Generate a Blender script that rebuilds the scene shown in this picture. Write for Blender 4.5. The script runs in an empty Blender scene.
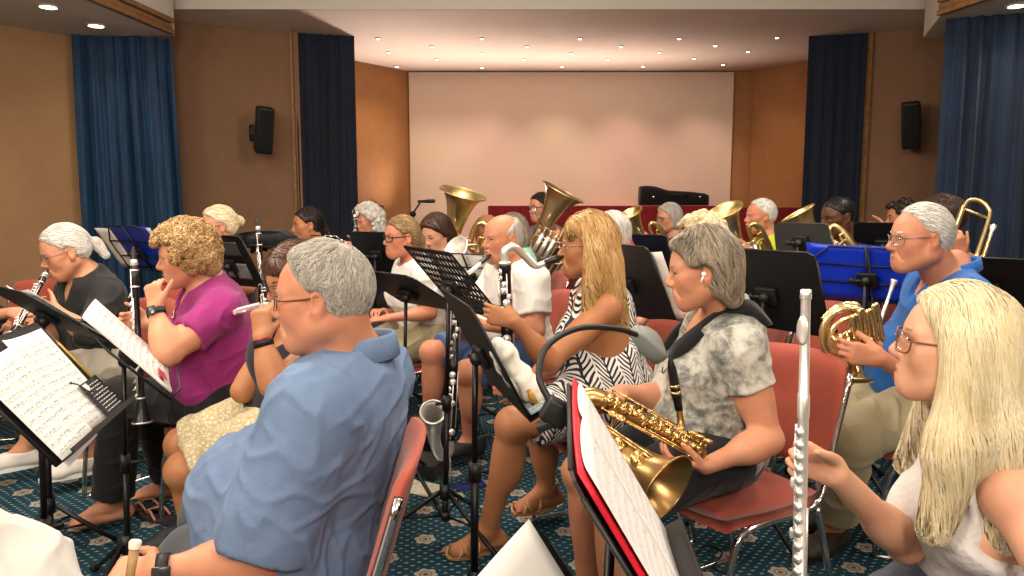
import bpy, bmesh, math, random
import numpy as np
from mathutils import Vector, Matrix
from mathutils.bvhtree import BVHTree
rad = math.radians
SC = bpy.context.scene
COL = SC.collection
QUAL = 1.0            # voxel size multiplier
# ------------------------------------------------------------------ camera
F_PX, CAM_H, PITCH = 740.0, 1.35, rad(6.5)
_cp, _sp = math.cos(PITCH), math.sin(PITCH)
def W(px, py, d):
    """point seen at (px,py) of the 1024x576 frame, d metres in front of the camera along the floor"""
    u = (px - 512.0) / F_PX; v = (288.0 - py) / F_PX
    dy = _cp + v * _sp; dz = -_sp + v * _cp
    s = d / dy
    return np.array((u * s, d, CAM_H + dz * s))
def WZ(px, py, z):
    """point seen at (px,py) that lies at height z"""
    u = (px - 512.0) / F_PX; v = (288.0 - py) / F_PX
    dy = _cp + v * _sp; dz = -_sp + v * _cp
    s = (z - CAM_H) / dz
    return np.array((u * s, dy * s, z))
A = lambda *v: np.array(v if len(v) > 1 else v[0], dtype=float)
def nrm(v):
    v = np.asarray(v, float); n = np.linalg.norm(v)
    return v / n if n > 1e-9 else v
def lerp(a, b, t): return np.asarray(a, float) * (1 - t) + np.asarray(b, float) * t
def Rz(a):
    c, s = math.cos(a), math.sin(a); return np.array(((c, -s, 0), (s, c, 0), (0, 0, 1.0)))
def Ry(a):
    c, s = math.cos(a), math.sin(a); return np.array(((c, 0, s), (0, 1, 0), (-s, 0, c)))
def Rx(a):
    c, s = math.cos(a), math.sin(a); return np.array(((1, 0, 0), (0, c, -s), (0, s, c)))
def basis(x, z):
    """matrix whose columns are x, y, z directions; x kept, z made perpendicular"""
    x = nrm(x); z = np.asarray(z, float); z = nrm(z - x * np.dot(x, z)); y = np.cross(z, x)
    return np.stack((x, y, z), 1)

# ------------------------------------------------------------------ materials
def lin(h):
    h = h.lstrip('#'); out = []
    for i in (0, 2, 4):
        c = int(h[i:i + 2], 16) / 255.0
        out.append(c / 12.92 if c <= .04045 else ((c + .055) / 1.055) ** 2.4)
    return (*out, 1.0)
class NT:
    def __init__(s, name):
        s.m = bpy.data.materials.new(name); s.m.use_nodes = True
        s.t = s.m.node_tree; s.n = s.t.nodes; s.b = s.n['Principled BSDF']
    def new(s, typ, **kw):
        n = s.n.new(typ)
        for k, v in kw.items(): setattr(n, k, v)
        return n
    def link(s, a, b): s.t.links.new(a, b)
    def coord(s, which='Object', scale=(1, 1, 1), rot=(0, 0, 0)):
        tc = s.new('ShaderNodeTexCoord'); mp = s.new('ShaderNodeMapping')
        mp.inputs['Scale'].default_value = scale; mp.inputs['Rotation'].default_value = rot
        s.link(tc.outputs[which], mp.inputs['Vector']); return mp.outputs['Vector']
    def noise(s, vec, scale, detail=3, rough=.55, dist=0):
        n = s.new('ShaderNodeTexNoise'); n.inputs['Scale'].default_value = scale
        n.inputs['Detail'].default_value = detail; n.inputs['Roughness'].default_value = rough; n.inputs['Distortion'].default_value = dist
        if vec is not None: s.link(vec, n.inputs['Vector'])
        return n.outputs['Fac']
    def ramp(s, fac, stops, interp='LINEAR'):
        r = s.new('ShaderNodeValToRGB'); cr = r.color_ramp; cr.interpolation = interp
        while len(cr.elements) < len(stops): cr.elements.new(.5)
        for e, (p, c) in zip(cr.elements, stops): e.position = p; e.color = c
        s.link(fac, r.inputs['Fac']); return r.outputs['Color']
    def mix(s, fac, a, b, mode='MIX'):
        n = s.new('ShaderNodeMix', data_type='RGBA', blend_type=mode)
        for sock, v in ((n.inputs['Factor'], fac), (n.inputs['A'], a), (n.inputs['B'], b)):
            pass
        def put(sock, v):
            if hasattr(v, 'is_linked') or hasattr(v, 'links'): s.link(v, sock)
            else: sock.default_value = v
        put(n.inputs[0], fac); put(n.inputs[6], a); put(n.inputs[7], b)
        return n.outputs[2]
    def math(s, op, a, b=None, c=None):
        n = s.new('ShaderNodeMath', operation=op)
        for i, v in enumerate((a, b, c)):
            if v is None: continue
            if hasattr(v, 'links'): s.link(v, n.inputs[i])
            else: n.inputs[i].default_value = v
        return n.outputs[0]
    def bump(s, h, strength=.3, dist=.01):
        b = s.new('ShaderNodeBump'); b.inputs['Strength'].default_value = strength; b.inputs['Distance'].default_value = dist
        s.link(h, b.inputs['Height']); s.link(b.outputs['Normal'], s.b.inputs['Normal'])
    def set(s, color=None, rough=None, metal=None, **kw):
        if color is not None:
            if hasattr(color, 'links'): s.link(color, s.b.inputs['Base Color'])
            else: s.b.inputs['Base Color'].default_value = color
        if rough is not None: s.b.inputs['Roughness'].default_value = rough
        if metal is not None: s.b.inputs['Metallic'].default_value = metal
        for k, v in kw.items(): s.b.inputs[k.replace('_', ' ')].default_value = v
        return s.m
_mc = {}
def plain(hexc, rough=.5, metal=0.0, vary=.12, scale=14, bump=0, name=None):
    key = (hexc, rough, metal, vary, scale, bump)
    if key in _mc: return _mc[key]
    t = NT(name or 'plain_' + hexc.strip('#')); c = lin(hexc)
    n = t.noise(t.coord(), scale)
    lo = tuple(x * (1 - vary) for x in c[:3]) + (1,); hi = tuple(min(1, x * (1 + vary)) for x in c[:3]) + (1,)
    t.set(t.ramp(n, [(.3, lo), (.7, hi)]), rough, metal)
    if bump: t.bump(t.noise(t.coord(), scale * 8), bump, .003)
    _mc[key] = t.m; return t.m
def skin(hexc, red='#c0604a', amt=.3, lips='#b0625a'):
    key = ('skin', hexc, red)
    if key in _mc: return _mc[key]
    t = NT('skin_' + hexc.strip('#')); v = t.coord()
    n = t.noise(v, 9, 4); n2 = t.noise(v, 55, 2)
    c = t.mix(t.math('MULTIPLY', t.ramp(n, [(.42, (0, 0, 0, 1)), (.75, (1, 1, 1, 1))]), amt), lin(hexc), lin(red))
    c = t.mix(t.math('MULTIPLY', n2, .16), c, lin(red))
    for nm, col, k in (('flush', red, .38), ('lip_colour', lips, .8)):
        at = t.new('ShaderNodeAttribute', attribute_name=nm); c = t.mix(t.math('MULTIPLY', at.outputs['Fac'], k), c, lin(col))
    t.set(c, .48); t.b.inputs['Specular IOR Level'].default_value = .35
    t.b.inputs['Subsurface Weight'].default_value = .0
    t.bump(t.noise(v, 190, 2), .12, .002)
    _mc[key] = t.m; return t.m
def hairmat(cols, stretch=(90, 90, 6), bump=.5, rough=.42):
    key = ('hair', tuple(cols))
    if key in _mc: return _mc[key]
    t = NT('hair_' + cols[0].strip('#')); g = t.new('ShaderNodeNewGeometry')
    n = t.noise(t.coord(scale=stretch), 1.0, 4)
    n2 = t.noise(t.coord(), 11, 3)
    f = t.math('ADD', t.math('MULTIPLY', n, .45), t.math('MULTIPLY', g.outputs['Random Per Island'], .32))
    f = t.math('ADD', f, t.math('MULTIPLY', t.math('SUBTRACT', n2, .5), .5))
    st = [(.12 + .6 * i / max(1, len(cols) - 1), lin(c)) for i, c in enumerate(cols)]
    t.set(t.ramp(f, st), rough); t.bump(n, bump, .004)
    t.b.inputs['Specular IOR Level'].default_value = .4
    _mc[key] = t.m; return t.m
def fabric(hexc, vary=.15, rough=.85, weave=900, folds=.0, name=None):
    key = ('fab', hexc, vary, rough)
    if key in _mc: return _mc[key]
    t = NT(name or 'fabric_' + hexc.strip('#')); v = t.coord(); c = lin(hexc)
    lo = tuple(x * (1 - vary) for x in c[:3]) + (1,); hi = tuple(min(1, x * (1 + vary)) for x in c[:3]) + (1,)
    t.set(t.ramp(t.noise(v, 7, 5), [(.3, lo), (.7, hi)]), rough)
    t.b.inputs['Sheen Weight'].default_value = .12
    h = t.math('ADD', t.math('MULTIPLY', t.noise(v, 320, 2), .35), t.noise(v, 26, 4))
    t.bump(h, .28, .006)
    _mc[key] = t.m; return t.m

# ------------------------------------------------------------------ objects
def tag(o, label=None, cat=None, group=None, kind=None):
    for k, v in (('label', label), ('category', cat), ('group', group), ('kind', kind)):
        if v: o[k] = v
    return o
def empty(name, loc, label=None, cat=None, group=None, rz=0.0):
    o = bpy.data.objects.new(name, None); COL.objects.link(o)
    o.empty_display_size = .1
    o.location = [float(x) for x in loc]; o.rotation_euler = (0, 0, rz)
    return tag(o, label, cat, group)
def origin_of(o):
    p = np.zeros(3)
    while o is not None:
        p += np.array(o.location); o = o.parent
    return p
def mesh_obj(name, verts, faces, mats, parent=None, smooth=True, midx=None, local=False, origin=None):
    """one mesh object; verts are world coordinates unless local"""
    me = bpy.data.meshes.new(name)
    V = np.asarray(verts, dtype=np.float64).reshape(-1, 3)
    o = bpy.data.objects.new(name, me)
    if not local:
        if parent is not None: V = V - origin_of(parent)
        elif origin is not None: V = V - np.asarray(origin); o.location = [float(x) for x in origin]
    if isinstance(faces, np.ndarray):
        nv = faces.shape[1]; nf = len(faces)
        me.vertices.add(len(V)); me.vertices.foreach_set('co', V.astype(np.float32).ravel())
        me.loops.add(nf * nv); me.loops.foreach_set('vertex_index', faces.astype(np.int32).ravel())
        me.polygons.add(nf); me.polygons.foreach_set('loop_start', np.arange(0, nf * nv, nv, dtype=np.int32))
        try: me.polygons.foreach_set('loop_total', np.full(nf, nv, dtype=np.int32))
        except Exception: pass
        me.update(calc_edges=True)
    else:
        me.from_pydata([tuple(v) for v in V], [], faces); me.update()
    for m in (mats if isinstance(mats, (list, tuple)) else [mats]): me.materials.append(m)
    if midx is not None: me.polygons.foreach_set('material_index', np.asarray(midx, dtype=np.int32))
    me.polygons.foreach_set('use_smooth', np.full(len(me.polygons), bool(smooth)))
    me.validate()
    COL.objects.link(o)
    if parent is not None: o.parent = parent
    return o
def copy_tree(o, parent=None):
    c = o.copy(); COL.objects.link(c)
    if parent is not None: c.parent = parent
    for ch in list(o.children): copy_tree(ch, c)
    return c

class MB:
    """collects shapes and links them as ONE mesh"""
    def __init__(s): s.v = []; s.f = []; s.m = []; s.sm = []
    def add(s, V, Fs, mi=0, smooth=True):
        b = len(s.v); s.v.extend([tuple(map(float, p)) for p in V])
        for f in Fs: s.f.append(tuple(b + i for i in f)); s.m.append(mi); s.sm.append(smooth)
        return s
    def tube(s, pts, r, n=8, mi=0, closed=False, cap=True, up=None):
        P = [np.asarray(p, float) for p in pts]; k = len(P)
        R = [r] * k if np.isscalar(r) else list(r)
        T = []
        for i in range(k):
            a = P[i - 1] if (i > 0 or closed) else P[i]; b = P[(i + 1) % k] if (i < k - 1 or closed) else P[i]
            T.append(nrm(b - a))
        u = np.array((0, 0, 1.0)) if abs(T[0][2]) < .9 else np.array((1.0, 0, 0))
        u = nrm(u - T[0] * np.dot(u, T[0])); V = []
        for i in range(k):
            u = u - T[i] * np.dot(u, T[i]); u = nrm(u); w = np.cross(T[i], u)
            for j in range(n):
                an = 2 * math.pi * j / n; V.append(P[i] + (u * math.cos(an) + w * math.sin(an)) * R[i])
        Fs = []
        for i in range(k if closed else k - 1):
            i2 = (i + 1) % k
            for j in range(n):
                j2 = (j + 1) % n; Fs.append((i * n + j, i * n + j2, i2 * n + j2, i2 * n + j))
        if cap and not closed:
            Fs.append(tuple(range(n - 1, -1, -1))); Fs.append(tuple((k - 1) * n + j for j in range(n)))
        return s.add(V, Fs, mi)
    def spline(s, ctrl, r, n=8, seg=6, mi=0, closed=False, cap=True):
        P = catmull(ctrl, seg, closed)
        if not np.isscalar(r): r = np.interp(np.linspace(0, len(r) - 1, len(P)), range(len(r)), r)
        return s.tube(P, r, n, mi, closed, cap)
    def lathe(s, prof, a, b, n=16, mi=0, up=None):
        """profile of (t along a->b in metres, radius)"""
        a = np.asarray(a, float); d = nrm(np.asarray(b, float) - a)
        B = basis(d, (0, 0, 1.0) if abs(d[2]) < .9 else (1.0, 0, 0)); V = []; Fs = []
        for (t, r) in prof:
            for j in range(n):
                an = 2 * math.pi * j / n; V.append(a + d * t + (B[:, 1] * math.cos(an) + B[:, 2] * math.sin(an)) * r)
        for i in range(len(prof) - 1):
            for j in range(n):
                j2 = (j + 1) % n; Fs.append((i * n + j, i * n + j2, (i + 1) * n + j2, (i + 1) * n + j))
        return s.add(V, Fs, mi)
    def box(s, c, size, R=None, mi=0, bev=0.0, smooth=False):
        c = np.asarray(c, float); h = np.asarray(size, float) / 2; R = np.eye(3) if R is None else R
        if bev <= 0:
            V = [c + R @ (h * np.array((x, y, z))) for x in (-1, 1) for y in (-1, 1) for z in (-1, 1)]
            Fs = [(0, 1, 3, 2), (4, 6, 7, 5), (0, 4, 5, 1), (2, 3, 7, 6), (0, 2, 6, 4), (1, 5, 7, 3)]
            return s.add(V, Fs, mi, smooth)
        bm = bmesh.new(); bmesh.ops.create_cube(bm, size=1.0)
        for v in bm.verts: v.co = Vector((v.co.x * size[0], v.co.y * size[1], v.co.z * size[2]))
        bmesh.ops.bevel(bm, geom=list(bm.edges), offset=bev, segments=3, affect='EDGES', profile=.5)
        bm.verts.index_update()
        V = [c + R @ np.array(v.co) for v in bm.verts]; Fs = [tuple(v.index for v in f.verts) for f in bm.faces]
        bm.free(); return s.add(V, Fs, mi, True)
    def ball(s, c, r, R=None, n=12, mi=0):
        rr = np.array((r, r, r) if np.isscalar(r) else r, float); R = np.eye(3) if R is None else R; c = np.asarray(c, float)
        V = [c + R @ (rr * np.array((0, 0, 1.0)))]; k = max(4, n // 2)
        for i in range(1, k):
            th = math.pi * i / k
            for j in range(n):
                ph = 2 * math.pi * j / n; V.append(c + R @ (rr * np.array((math.sin(th) * math.cos(ph), math.sin(th) * math.sin(ph), math.cos(th)))))
        V.append(c - R @ (rr * np.array((0, 0, 1.0)))); Fs = []
        for j in range(n):
            j2 = (j + 1) % n; Fs.append((0, 1 + j, 1 + j2)); Fs.append((len(V) - 1, 1 + (k - 2) * n + j2, 1 + (k - 2) * n + j))
            for i in range(k - 2): Fs.append((1 + i * n + j, 1 + (i + 1) * n + j, 1 + (i + 1) * n + j2, 1 + i * n + j2))
        return s.add(V, Fs, mi)
    def slab(s, quad, th, mi=0):
        """four corners in order and a thickness"""
        q = [np.asarray(p, float) for p in quad]; nn = nrm(np.cross(q[1] - q[0], q[3] - q[0])) * th / 2
        V = [p + nn for p in q] + [p - nn for p in q]
        return s.add(V, [(0, 1, 2, 3), (7, 6, 5, 4), (0, 4, 5, 1), (1, 5, 6, 2), (2, 6, 7, 3), (3, 7, 4, 0)], mi, False)
    def xf(s, M, t=(0, 0, 0)):
        t = np.asarray(t, float); s.v = [tuple(M @ np.asarray(p) + t) for p in s.v]; return s
    def build(s, name, mats, parent=None, local=False, origin=None):
        o = mesh_obj(name, s.v, s.f, mats, parent, True, s.m, local, origin)
        o.data.polygons.foreach_set('use_smooth', np.array(s.sm, dtype=bool)); return o
def catmull(ctrl, seg=6, closed=False):
    P = [np.asarray(p, float) for p in ctrl]; k = len(P); out = []
    for i in range(k if closed else k - 1):
        p0 = P[i - 1] if (i > 0 or closed) else 2 * P[0] - P[1]; p1 = P[i]; p2 = P[(i + 1) % k]
        p3 = P[(i + 2) % k] if (i + 2 < k or closed) else 2 * P[-1] - P[-2]
        for q in range(seg):
            t = q / seg
            out.append(.5 * ((2 * p1) + (-p0 + p2) * t + (2 * p0 - 5 * p1 + 4 * p2 - p3) * t * t + (-p0 + 3 * p1 - 3 * p2 + p3) * t ** 3))
    if not closed: out.append(P[-1])
    return out

# ------------------------------------------------------------------ distance fields -> one continuous surface
class Field:
    def __init__(s, lo, hi, h):
        s.h = h; s.lo = np.asarray(lo, float) - 3 * h
        s.n = np.maximum(4, np.ceil((np.asarray(hi, float) + 3 * h - s.lo) / h).astype(int) + 1)
        s.d = np.full(s.n, 9.0, dtype=np.float32)
    def win(s, lo, hi, m):
        i0 = np.clip(np.floor((np.asarray(lo) - m - s.lo) / s.h).astype(int), 0, s.n)
        i1 = np.clip(np.ceil((np.asarray(hi) + m - s.lo) / s.h).astype(int) + 1, 0, s.n)
        if np.any(i1 <= i0): return None, None
        ax = [(s.lo[k] + s.h * np.arange(i0[k], i1[k])).astype(np.float32) for k in range(3)]
        return tuple(slice(i0[k], i1[k]) for k in range(3)), np.meshgrid(*ax, indexing='ij', sparse=True)
    def put(s, fn, lo, hi, k=.0, mode='add'):
        sl, X = s.win(lo, hi, k + 2.5 * s.h)
        if sl is None: return
        b = fn(X); a = s.d[sl]
        if mode == 'add':
            if k > 0:
                hh = np.maximum(k - np.abs(a - b), 0) / k; s.d[sl] = np.minimum(a, b) - hh * hh * k * .25
            else: s.d[sl] = np.minimum(a, b)
        else:
            b = -b
            if k > 0:
                hh = np.maximum(k - np.abs(a - b), 0) / k; s.d[sl] = np.maximum(a, b) + hh * hh * k * .25
            else: s.d[sl] = np.maximum(a, b)
    def prim(s, p, inflate=0.0, mode='add', k=None):
        fn, lo, hi = prim_fn(p, inflate); s.put(fn, lo, hi, p.get('k', .02) if k is None else k, mode)
    def keep(s, fn, k=0.0):
        """keep only where fn<0"""
        X = np.meshgrid(*[(s.lo[i] + s.h * np.arange(s.n[i])).astype(np.float32) for i in range(3)], indexing='ij', sparse=True)
        b = fn(X); a = s.d
        if k > 0:
            hh = np.maximum(k - np.abs(a - b), 0) / k; s.d = np.maximum(a, b) + hh * hh * k * .25
        else: s.d = np.maximum(a, b)
    def mesh(s):
        d = s.d; ins = d < 0
        n = np.array(d.shape) - 1
        c = ins[:-1, :-1, :-1].astype(np.int8)
        tot = np.zeros(tuple(n), np.int8)
        for i in (0, 1):
            for j in (0, 1):
                for k in (0, 1):
                    tot += ins[i:i + n[0], j:j + n[1], k:k + n[2]]
        act = np.argwhere((tot > 0) & (tot < 8))
        if len(act) == 0: return np.zeros((0, 3)), np.zeros((0, 4), int)
        idx = np.full(tuple(n), -1, np.int32); idx[act[:, 0], act[:, 1], act[:, 2]] = np.arange(len(act))
        cor = np.array([(i, j, k) for i in (0, 1) for j in (0, 1) for k in (0, 1)])
        val = np.stack([d[act[:, 0] + q[0], act[:, 1] + q[1], act[:, 2] + q[2]] for q in cor], 1)
        acc = np.zeros((len(act), 3)); cnt = np.zeros(len(act))
        for a in range(8):
            for ax in range(3):
                if cor[a][ax] == 0:
                    b = a + (4, 2, 1)[ax]; va, vb = val[:, a], val[:, b]; m = (va < 0) != (vb < 0)
                    t = np.where(m, va / np.where(m, va - vb, 1), 0); p = cor[a][None, :] + np.zeros((len(act), 3)); p[:, ax] += t
                    acc += p * m[:, None]; cnt += m
        V = s.lo + s.h * (act + acc / np.maximum(cnt, 1)[:, None])
        Q = []
        for ax in range(3):
            o1, o2 = [(1, 2), (2, 0), (0, 1)][ax]
            sl0 = [slice(None)] * 3; sl1 = [slice(None)] * 3; sl0[ax] = slice(0, -1); sl1[ax] = slice(1, None)
            a, b = ins[tuple(sl0)], ins[tuple(sl1)]
            e = np.argwhere(a != b)
            ok = (e[:, o1] > 0) & (e[:, o2] > 0) & (e[:, o1] < d.shape[o1] - 1) & (e[:, o2] < d.shape[o2] - 1); e = e[ok]
            if len(e) == 0: continue
            fl = a[e[:, 0], e[:, 1], e[:, 2]]
            def at(q1, q2):
                r = e.copy(); r[:, o1] += q1; r[:, o2] += q2; return idx[r[:, 0], r[:, 1], r[:, 2]]
            q = np.stack((at(-1, -1), at(0, -1), at(0, 0), at(-1, 0)), 1)
            q[~fl] = q[~fl][:, ::-1]; Q.append(q)
        return V, np.concatenate(Q)
def vnormals(V, Q):
    n = np.cross(V[Q[:, 2]] - V[Q[:, 0]], V[Q[:, 3]] - V[Q[:, 1]]); N = np.zeros_like(V)
    for k in range(4): np.add.at(N, Q[:, k], n)
    return N / np.maximum(np.linalg.norm(N, axis=1), 1e-9)[:, None]
def relax(V, Q, it=1, w=.5):
    for _ in range(it):
        S = np.zeros_like(V); C = np.zeros(len(V))
        for k in range(4):
            for j in (1, 3):
                np.add.at(S, Q[:, k], V[Q[:, (k + j) % 4]]); np.add.at(C, Q[:, k], 1)
        V = V * (1 - w) + w * S / np.maximum(C, 1)[:, None]
    return V
def wav(V, seed, scale, n=5, stretch=(1, 1, 1)):
    r = np.random.RandomState(seed); P = V * np.asarray(stretch) * scale; out = np.zeros(len(V))
    P = P + .35 * np.sin(P[:, [1, 2, 0]] * 1.3 + r.rand(3) * 6)
    for i in range(n):
        k = nrm(r.randn(3)) * (1 + .7 * r.rand() + .5 * i); out += np.sin(P @ k + r.rand() * 6.28) / (1 + .4 * i)
    return out / 2.2
# primitives: cone(a,b,ra,rb,flat=(n,s)), ell(c,r,R)
def cone(a, b, ra, rb, k=.02, tag='', flat=None):
    return dict(t='c', a=np.asarray(a, float), b=np.asarray(b, float), ra=ra, rb=rb, k=k, tag=tag, flat=flat)
def ell(c, r, R=None, k=.03, tag=''):
    return dict(t='e', c=np.asarray(c, float), r=np.asarray((r, r, r) if np.isscalar(r) else r, float), R=np.eye(3) if R is None else np.asarray(R), k=k, tag=tag)
def prim_fn(p, e=0.0):
    if p['t'] == 'c':
        a, b, ra, rb = p['a'], p['b'], p['ra'] + e, p['rb'] + e
        ba = b - a; L2 = max(float(ba @ ba), 1e-9); fl = p['flat']; cutp = p.get('cut')
        def fn(X):
            x, y, z = X[0] - a[0], X[1] - a[1], X[2] - a[2]
            t = np.clip((x * ba[0] + y * ba[1] + z * ba[2]) / L2, 0, 1)
            qx, qy, qz = x - t * ba[0], y - t * ba[1], z - t * ba[2]
            d2 = qx * qx + qy * qy + qz * qz
            if fl is not None:
                nn, sc = fl; q = qx * nn[0] + qy * nn[1] + qz * nn[2]; d2 = d2 + (sc * sc - 1) * q * q
            d = np.sqrt(d2) - (ra + (rb - ra) * t)
            if cutp is not None:
                o, nn = cutp; d = np.maximum(d, (X[0] - o[0]) * nn[0] + (X[1] - o[1]) * nn[1] + (X[2] - o[2]) * nn[2])
            return d
        m = max(ra, rb)
        return fn, np.minimum(a, b) - m, np.maximum(a, b) + m
    c, r, R = p['c'], p['r'] + e, p['R']
    def fn(X):
        x, y, z = X[0] - c[0], X[1] - c[1], X[2] - c[2]
        l = [(x * R[0, i] + y * R[1, i] + z * R[2, i]) for i in range(3)]
        k0 = np.sqrt(sum((l[i] / r[i]) ** 2 for i in range(3))); k1 = np.sqrt(sum((l[i] / r[i] ** 2) ** 2 for i in range(3)))
        return k0 * (k0 - 1) / np.maximum(k1, 1e-6)
    ext = np.sqrt(((R * r[None, :]) ** 2).sum(1))
    return fn, c - ext, c + ext
def bounds(prims, e=0.0):
    lo = np.min([prim_fn(p, e)[1] for p in prims], 0); hi = np.max([prim_fn(p, e)[2] for p in prims], 0); return lo, hi
# ------------------------------------------------------------------ people
def ik(S, T, l1, l2, hint):
    S = A(S); T = A(T); d = T - S; L = np.linalg.norm(d)
    if L > (l1 + l2) * .995:
        k = L / ((l1 + l2) * .995); l1 *= k; l2 *= k
    u = d / L; a = (l1 * l1 - l2 * l2 + L * L) / (2 * L); hgt = math.sqrt(max(l1 * l1 - a * a, 0))
    h = A(hint); h = h - u * np.dot(h, u)
    return S + u * a + nrm(h) * hgt
def head_frame(yaw, pitch=0, roll=0):
    return Rz(rad(yaw)) @ Ry(rad(pitch)) @ Rx(rad(roll))
def head_prims(c, R, s, neck, o):
    T = lambda p: c + s * (R @ np.asarray(p, float))
    E = lambda p, r, k=.02, rot=None, tag='head': ell(T(p), s * np.asarray((r, r, r) if np.isscalar(r) else r, float), R if rot is None else R @ rot, k * s, tag)
    Cn = lambda a, b, ra, rb, k=.012, fl=None: cone(T(a), T(b), ra * s, rb * s, k * s, 'head', fl)
    jw = o.get('jaw', 1.0); ch = o.get('cheek', 1.0); nz = o.get('nose', 1.0)
    P = [E((-.008, 0, .022), (.098, .077, .094), .02), E((.034, 0, -.045), (.057, .060 * ch, .074), .035), E((.03, 0, .03), (.062, .066, .06), .03)]
    P += [E((.073 if jw >= 1 else .069, 0, -.101), (.021, .024 * jw, .019), .03)]
    for y in (1, -1):
        P += [Cn((-.004, y * .054 * ch, -.058), (.066, y * .016, -.102), .021 * jw, .015, .035), E((.058, y * .038 * ch, -.03), (.026, .024, .024), .03),
              Cn((.085, y * .012, .0215), (.069, y * .05, .018), .0105, .01, .018), Cn((.04, y * .058, -.01), (.064, y * .05, -.012), .013, .012, .02)]
    P += [E((.078, 0, -.068), (.022, .03, .026), .03)]
    sub = [E((.105, y * .034, -.003), (.025, .019, .0135), .014) for y in (1, -1)]
    P2 = [Cn((.088, 0, .01), (.088 + .026 * nz, 0, -.028), .0085, .0095, .012), E((.106 + .006 * (nz - 1) * 4, 0, -.034), (.0125, .0125, .0105), .01)]
    for y in (1, -1):
        P2 += [E((.100, y * .0115, -.037), (.011, .0075, .0075), .008),
               E((.0787, y * .0325, .0072), (.0138, .0165, .0078), .005), E((.0772, y * .0325, -.0098), (.0135, .016, .0062), .007)]
    P2 += [Cn((.0985, -.010, -.0655), (.0985, .010, -.0655), .0048, .0048, .007), Cn((.0960, -.0105, -.0768), (.0960, .0105, -.0768), .0060, .0060, .008)]
    P2 += [Cn((.084, -.021, -.0715), (.0965, -.01, -.0668), .003, .0045, .008), Cn((.084, .021, -.0715), (.0965, .01, -.0668), .003, .0045, .008)]
    sub2 = [Cn((.1035, -.017, -.0712), (.1035, .017, -.0712), .0026, .0026, .004)]
    if o.get('old', 0):
        for y in (1, -1): sub2.append(Cn((.098, y * .021, -.042), (.084, y * .034, -.074), .0028, .0028, .009))
    ear = []; esub = []
    for y in (1, -1):
        rot = Rz(y * rad(22)) @ Ry(rad(-12))
        ear += [E((-.010, y * .082, -.006), (.021, .0085, .034), .008, rot), E((-.002, y * .079, -.034), (.012, .008, .014), .008, rot)]
        esub += [E((-.004, y * .0925, -.003), (.0115, .009, .020), .005, rot)]
    return P, sub, P2, sub2, ear, esub
def hand_prims(w, d, palm, side, curl=(25, 35, 25), spread=1.0, thumb=(.5, .6, .35), s=1.0, curls=None, tcurl=30):
    d = nrm(d); palm = A(palm); palm = nrm(palm - d * np.dot(d, palm)); t = np.cross(palm, d) * (1 if side == 'L' else -1)
    w = A(w); out = []
    kn = lambda a, b: w + s * (d * a + t * b)
    fl = (palm, 1.75)
    for b, wd in ((.026, .021), (.0, .024), (-.024, .019)): out.append(cone(kn(.012, b * .55), kn(.082, b), s * wd, s * .017, .016 * s, 'hand', fl))
    spec = [(.029, .078, .0092), (.0095, .086, .0096), (-.0105, .080, .0092), (-.029, .062, .0080)]
    for i, (b, L, r) in enumerate(spec):
        c = curls[i] if curls else curl
        p = kn(.086 - (.008 if i == 3 else 0), b); an = 0.0; dd0 = nrm(d + t * b * 2.2 * spread)
        pts = [p]
        for seg, ca in zip((.46, .3, .24), c):
            an += rad(ca); pts.append(pts[-1] + s * L * seg * (dd0 * math.cos(an) + palm * math.sin(an)))
        rr = [r * 1.02, r * .94, r * .86, r * .72]
        for j in range(3): out.append(cone(pts[j], pts[j + 1], s * rr[j], s * rr[j + 1], (.007 if j == 0 else .002) * s, 'hand'))
    a, b, c = thumb
    td = nrm(d * a + t * b + palm * c); p0 = kn(.018, .024); p1 = p0 + s * .045 * td
    td2 = nrm(td * math.cos(rad(tcurl)) + nrm(d * .8 + palm * .5 - t * .2) * math.sin(rad(tcurl))); p2 = p1 + s * .034 * td2; p3 = p2 + s * .026 * nrm(td2 + d * .2)
    out += [cone(p0, p1, s * .0165, s * .0115, .012 * s, 'hand'), cone(p1, p2, s * .0115, s * .0098, .003 * s, 'hand'), cone(p2, p3, s * .0098, s * .0075, .003 * s, 'hand')]
    return out
PEOPLE = {}
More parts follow.
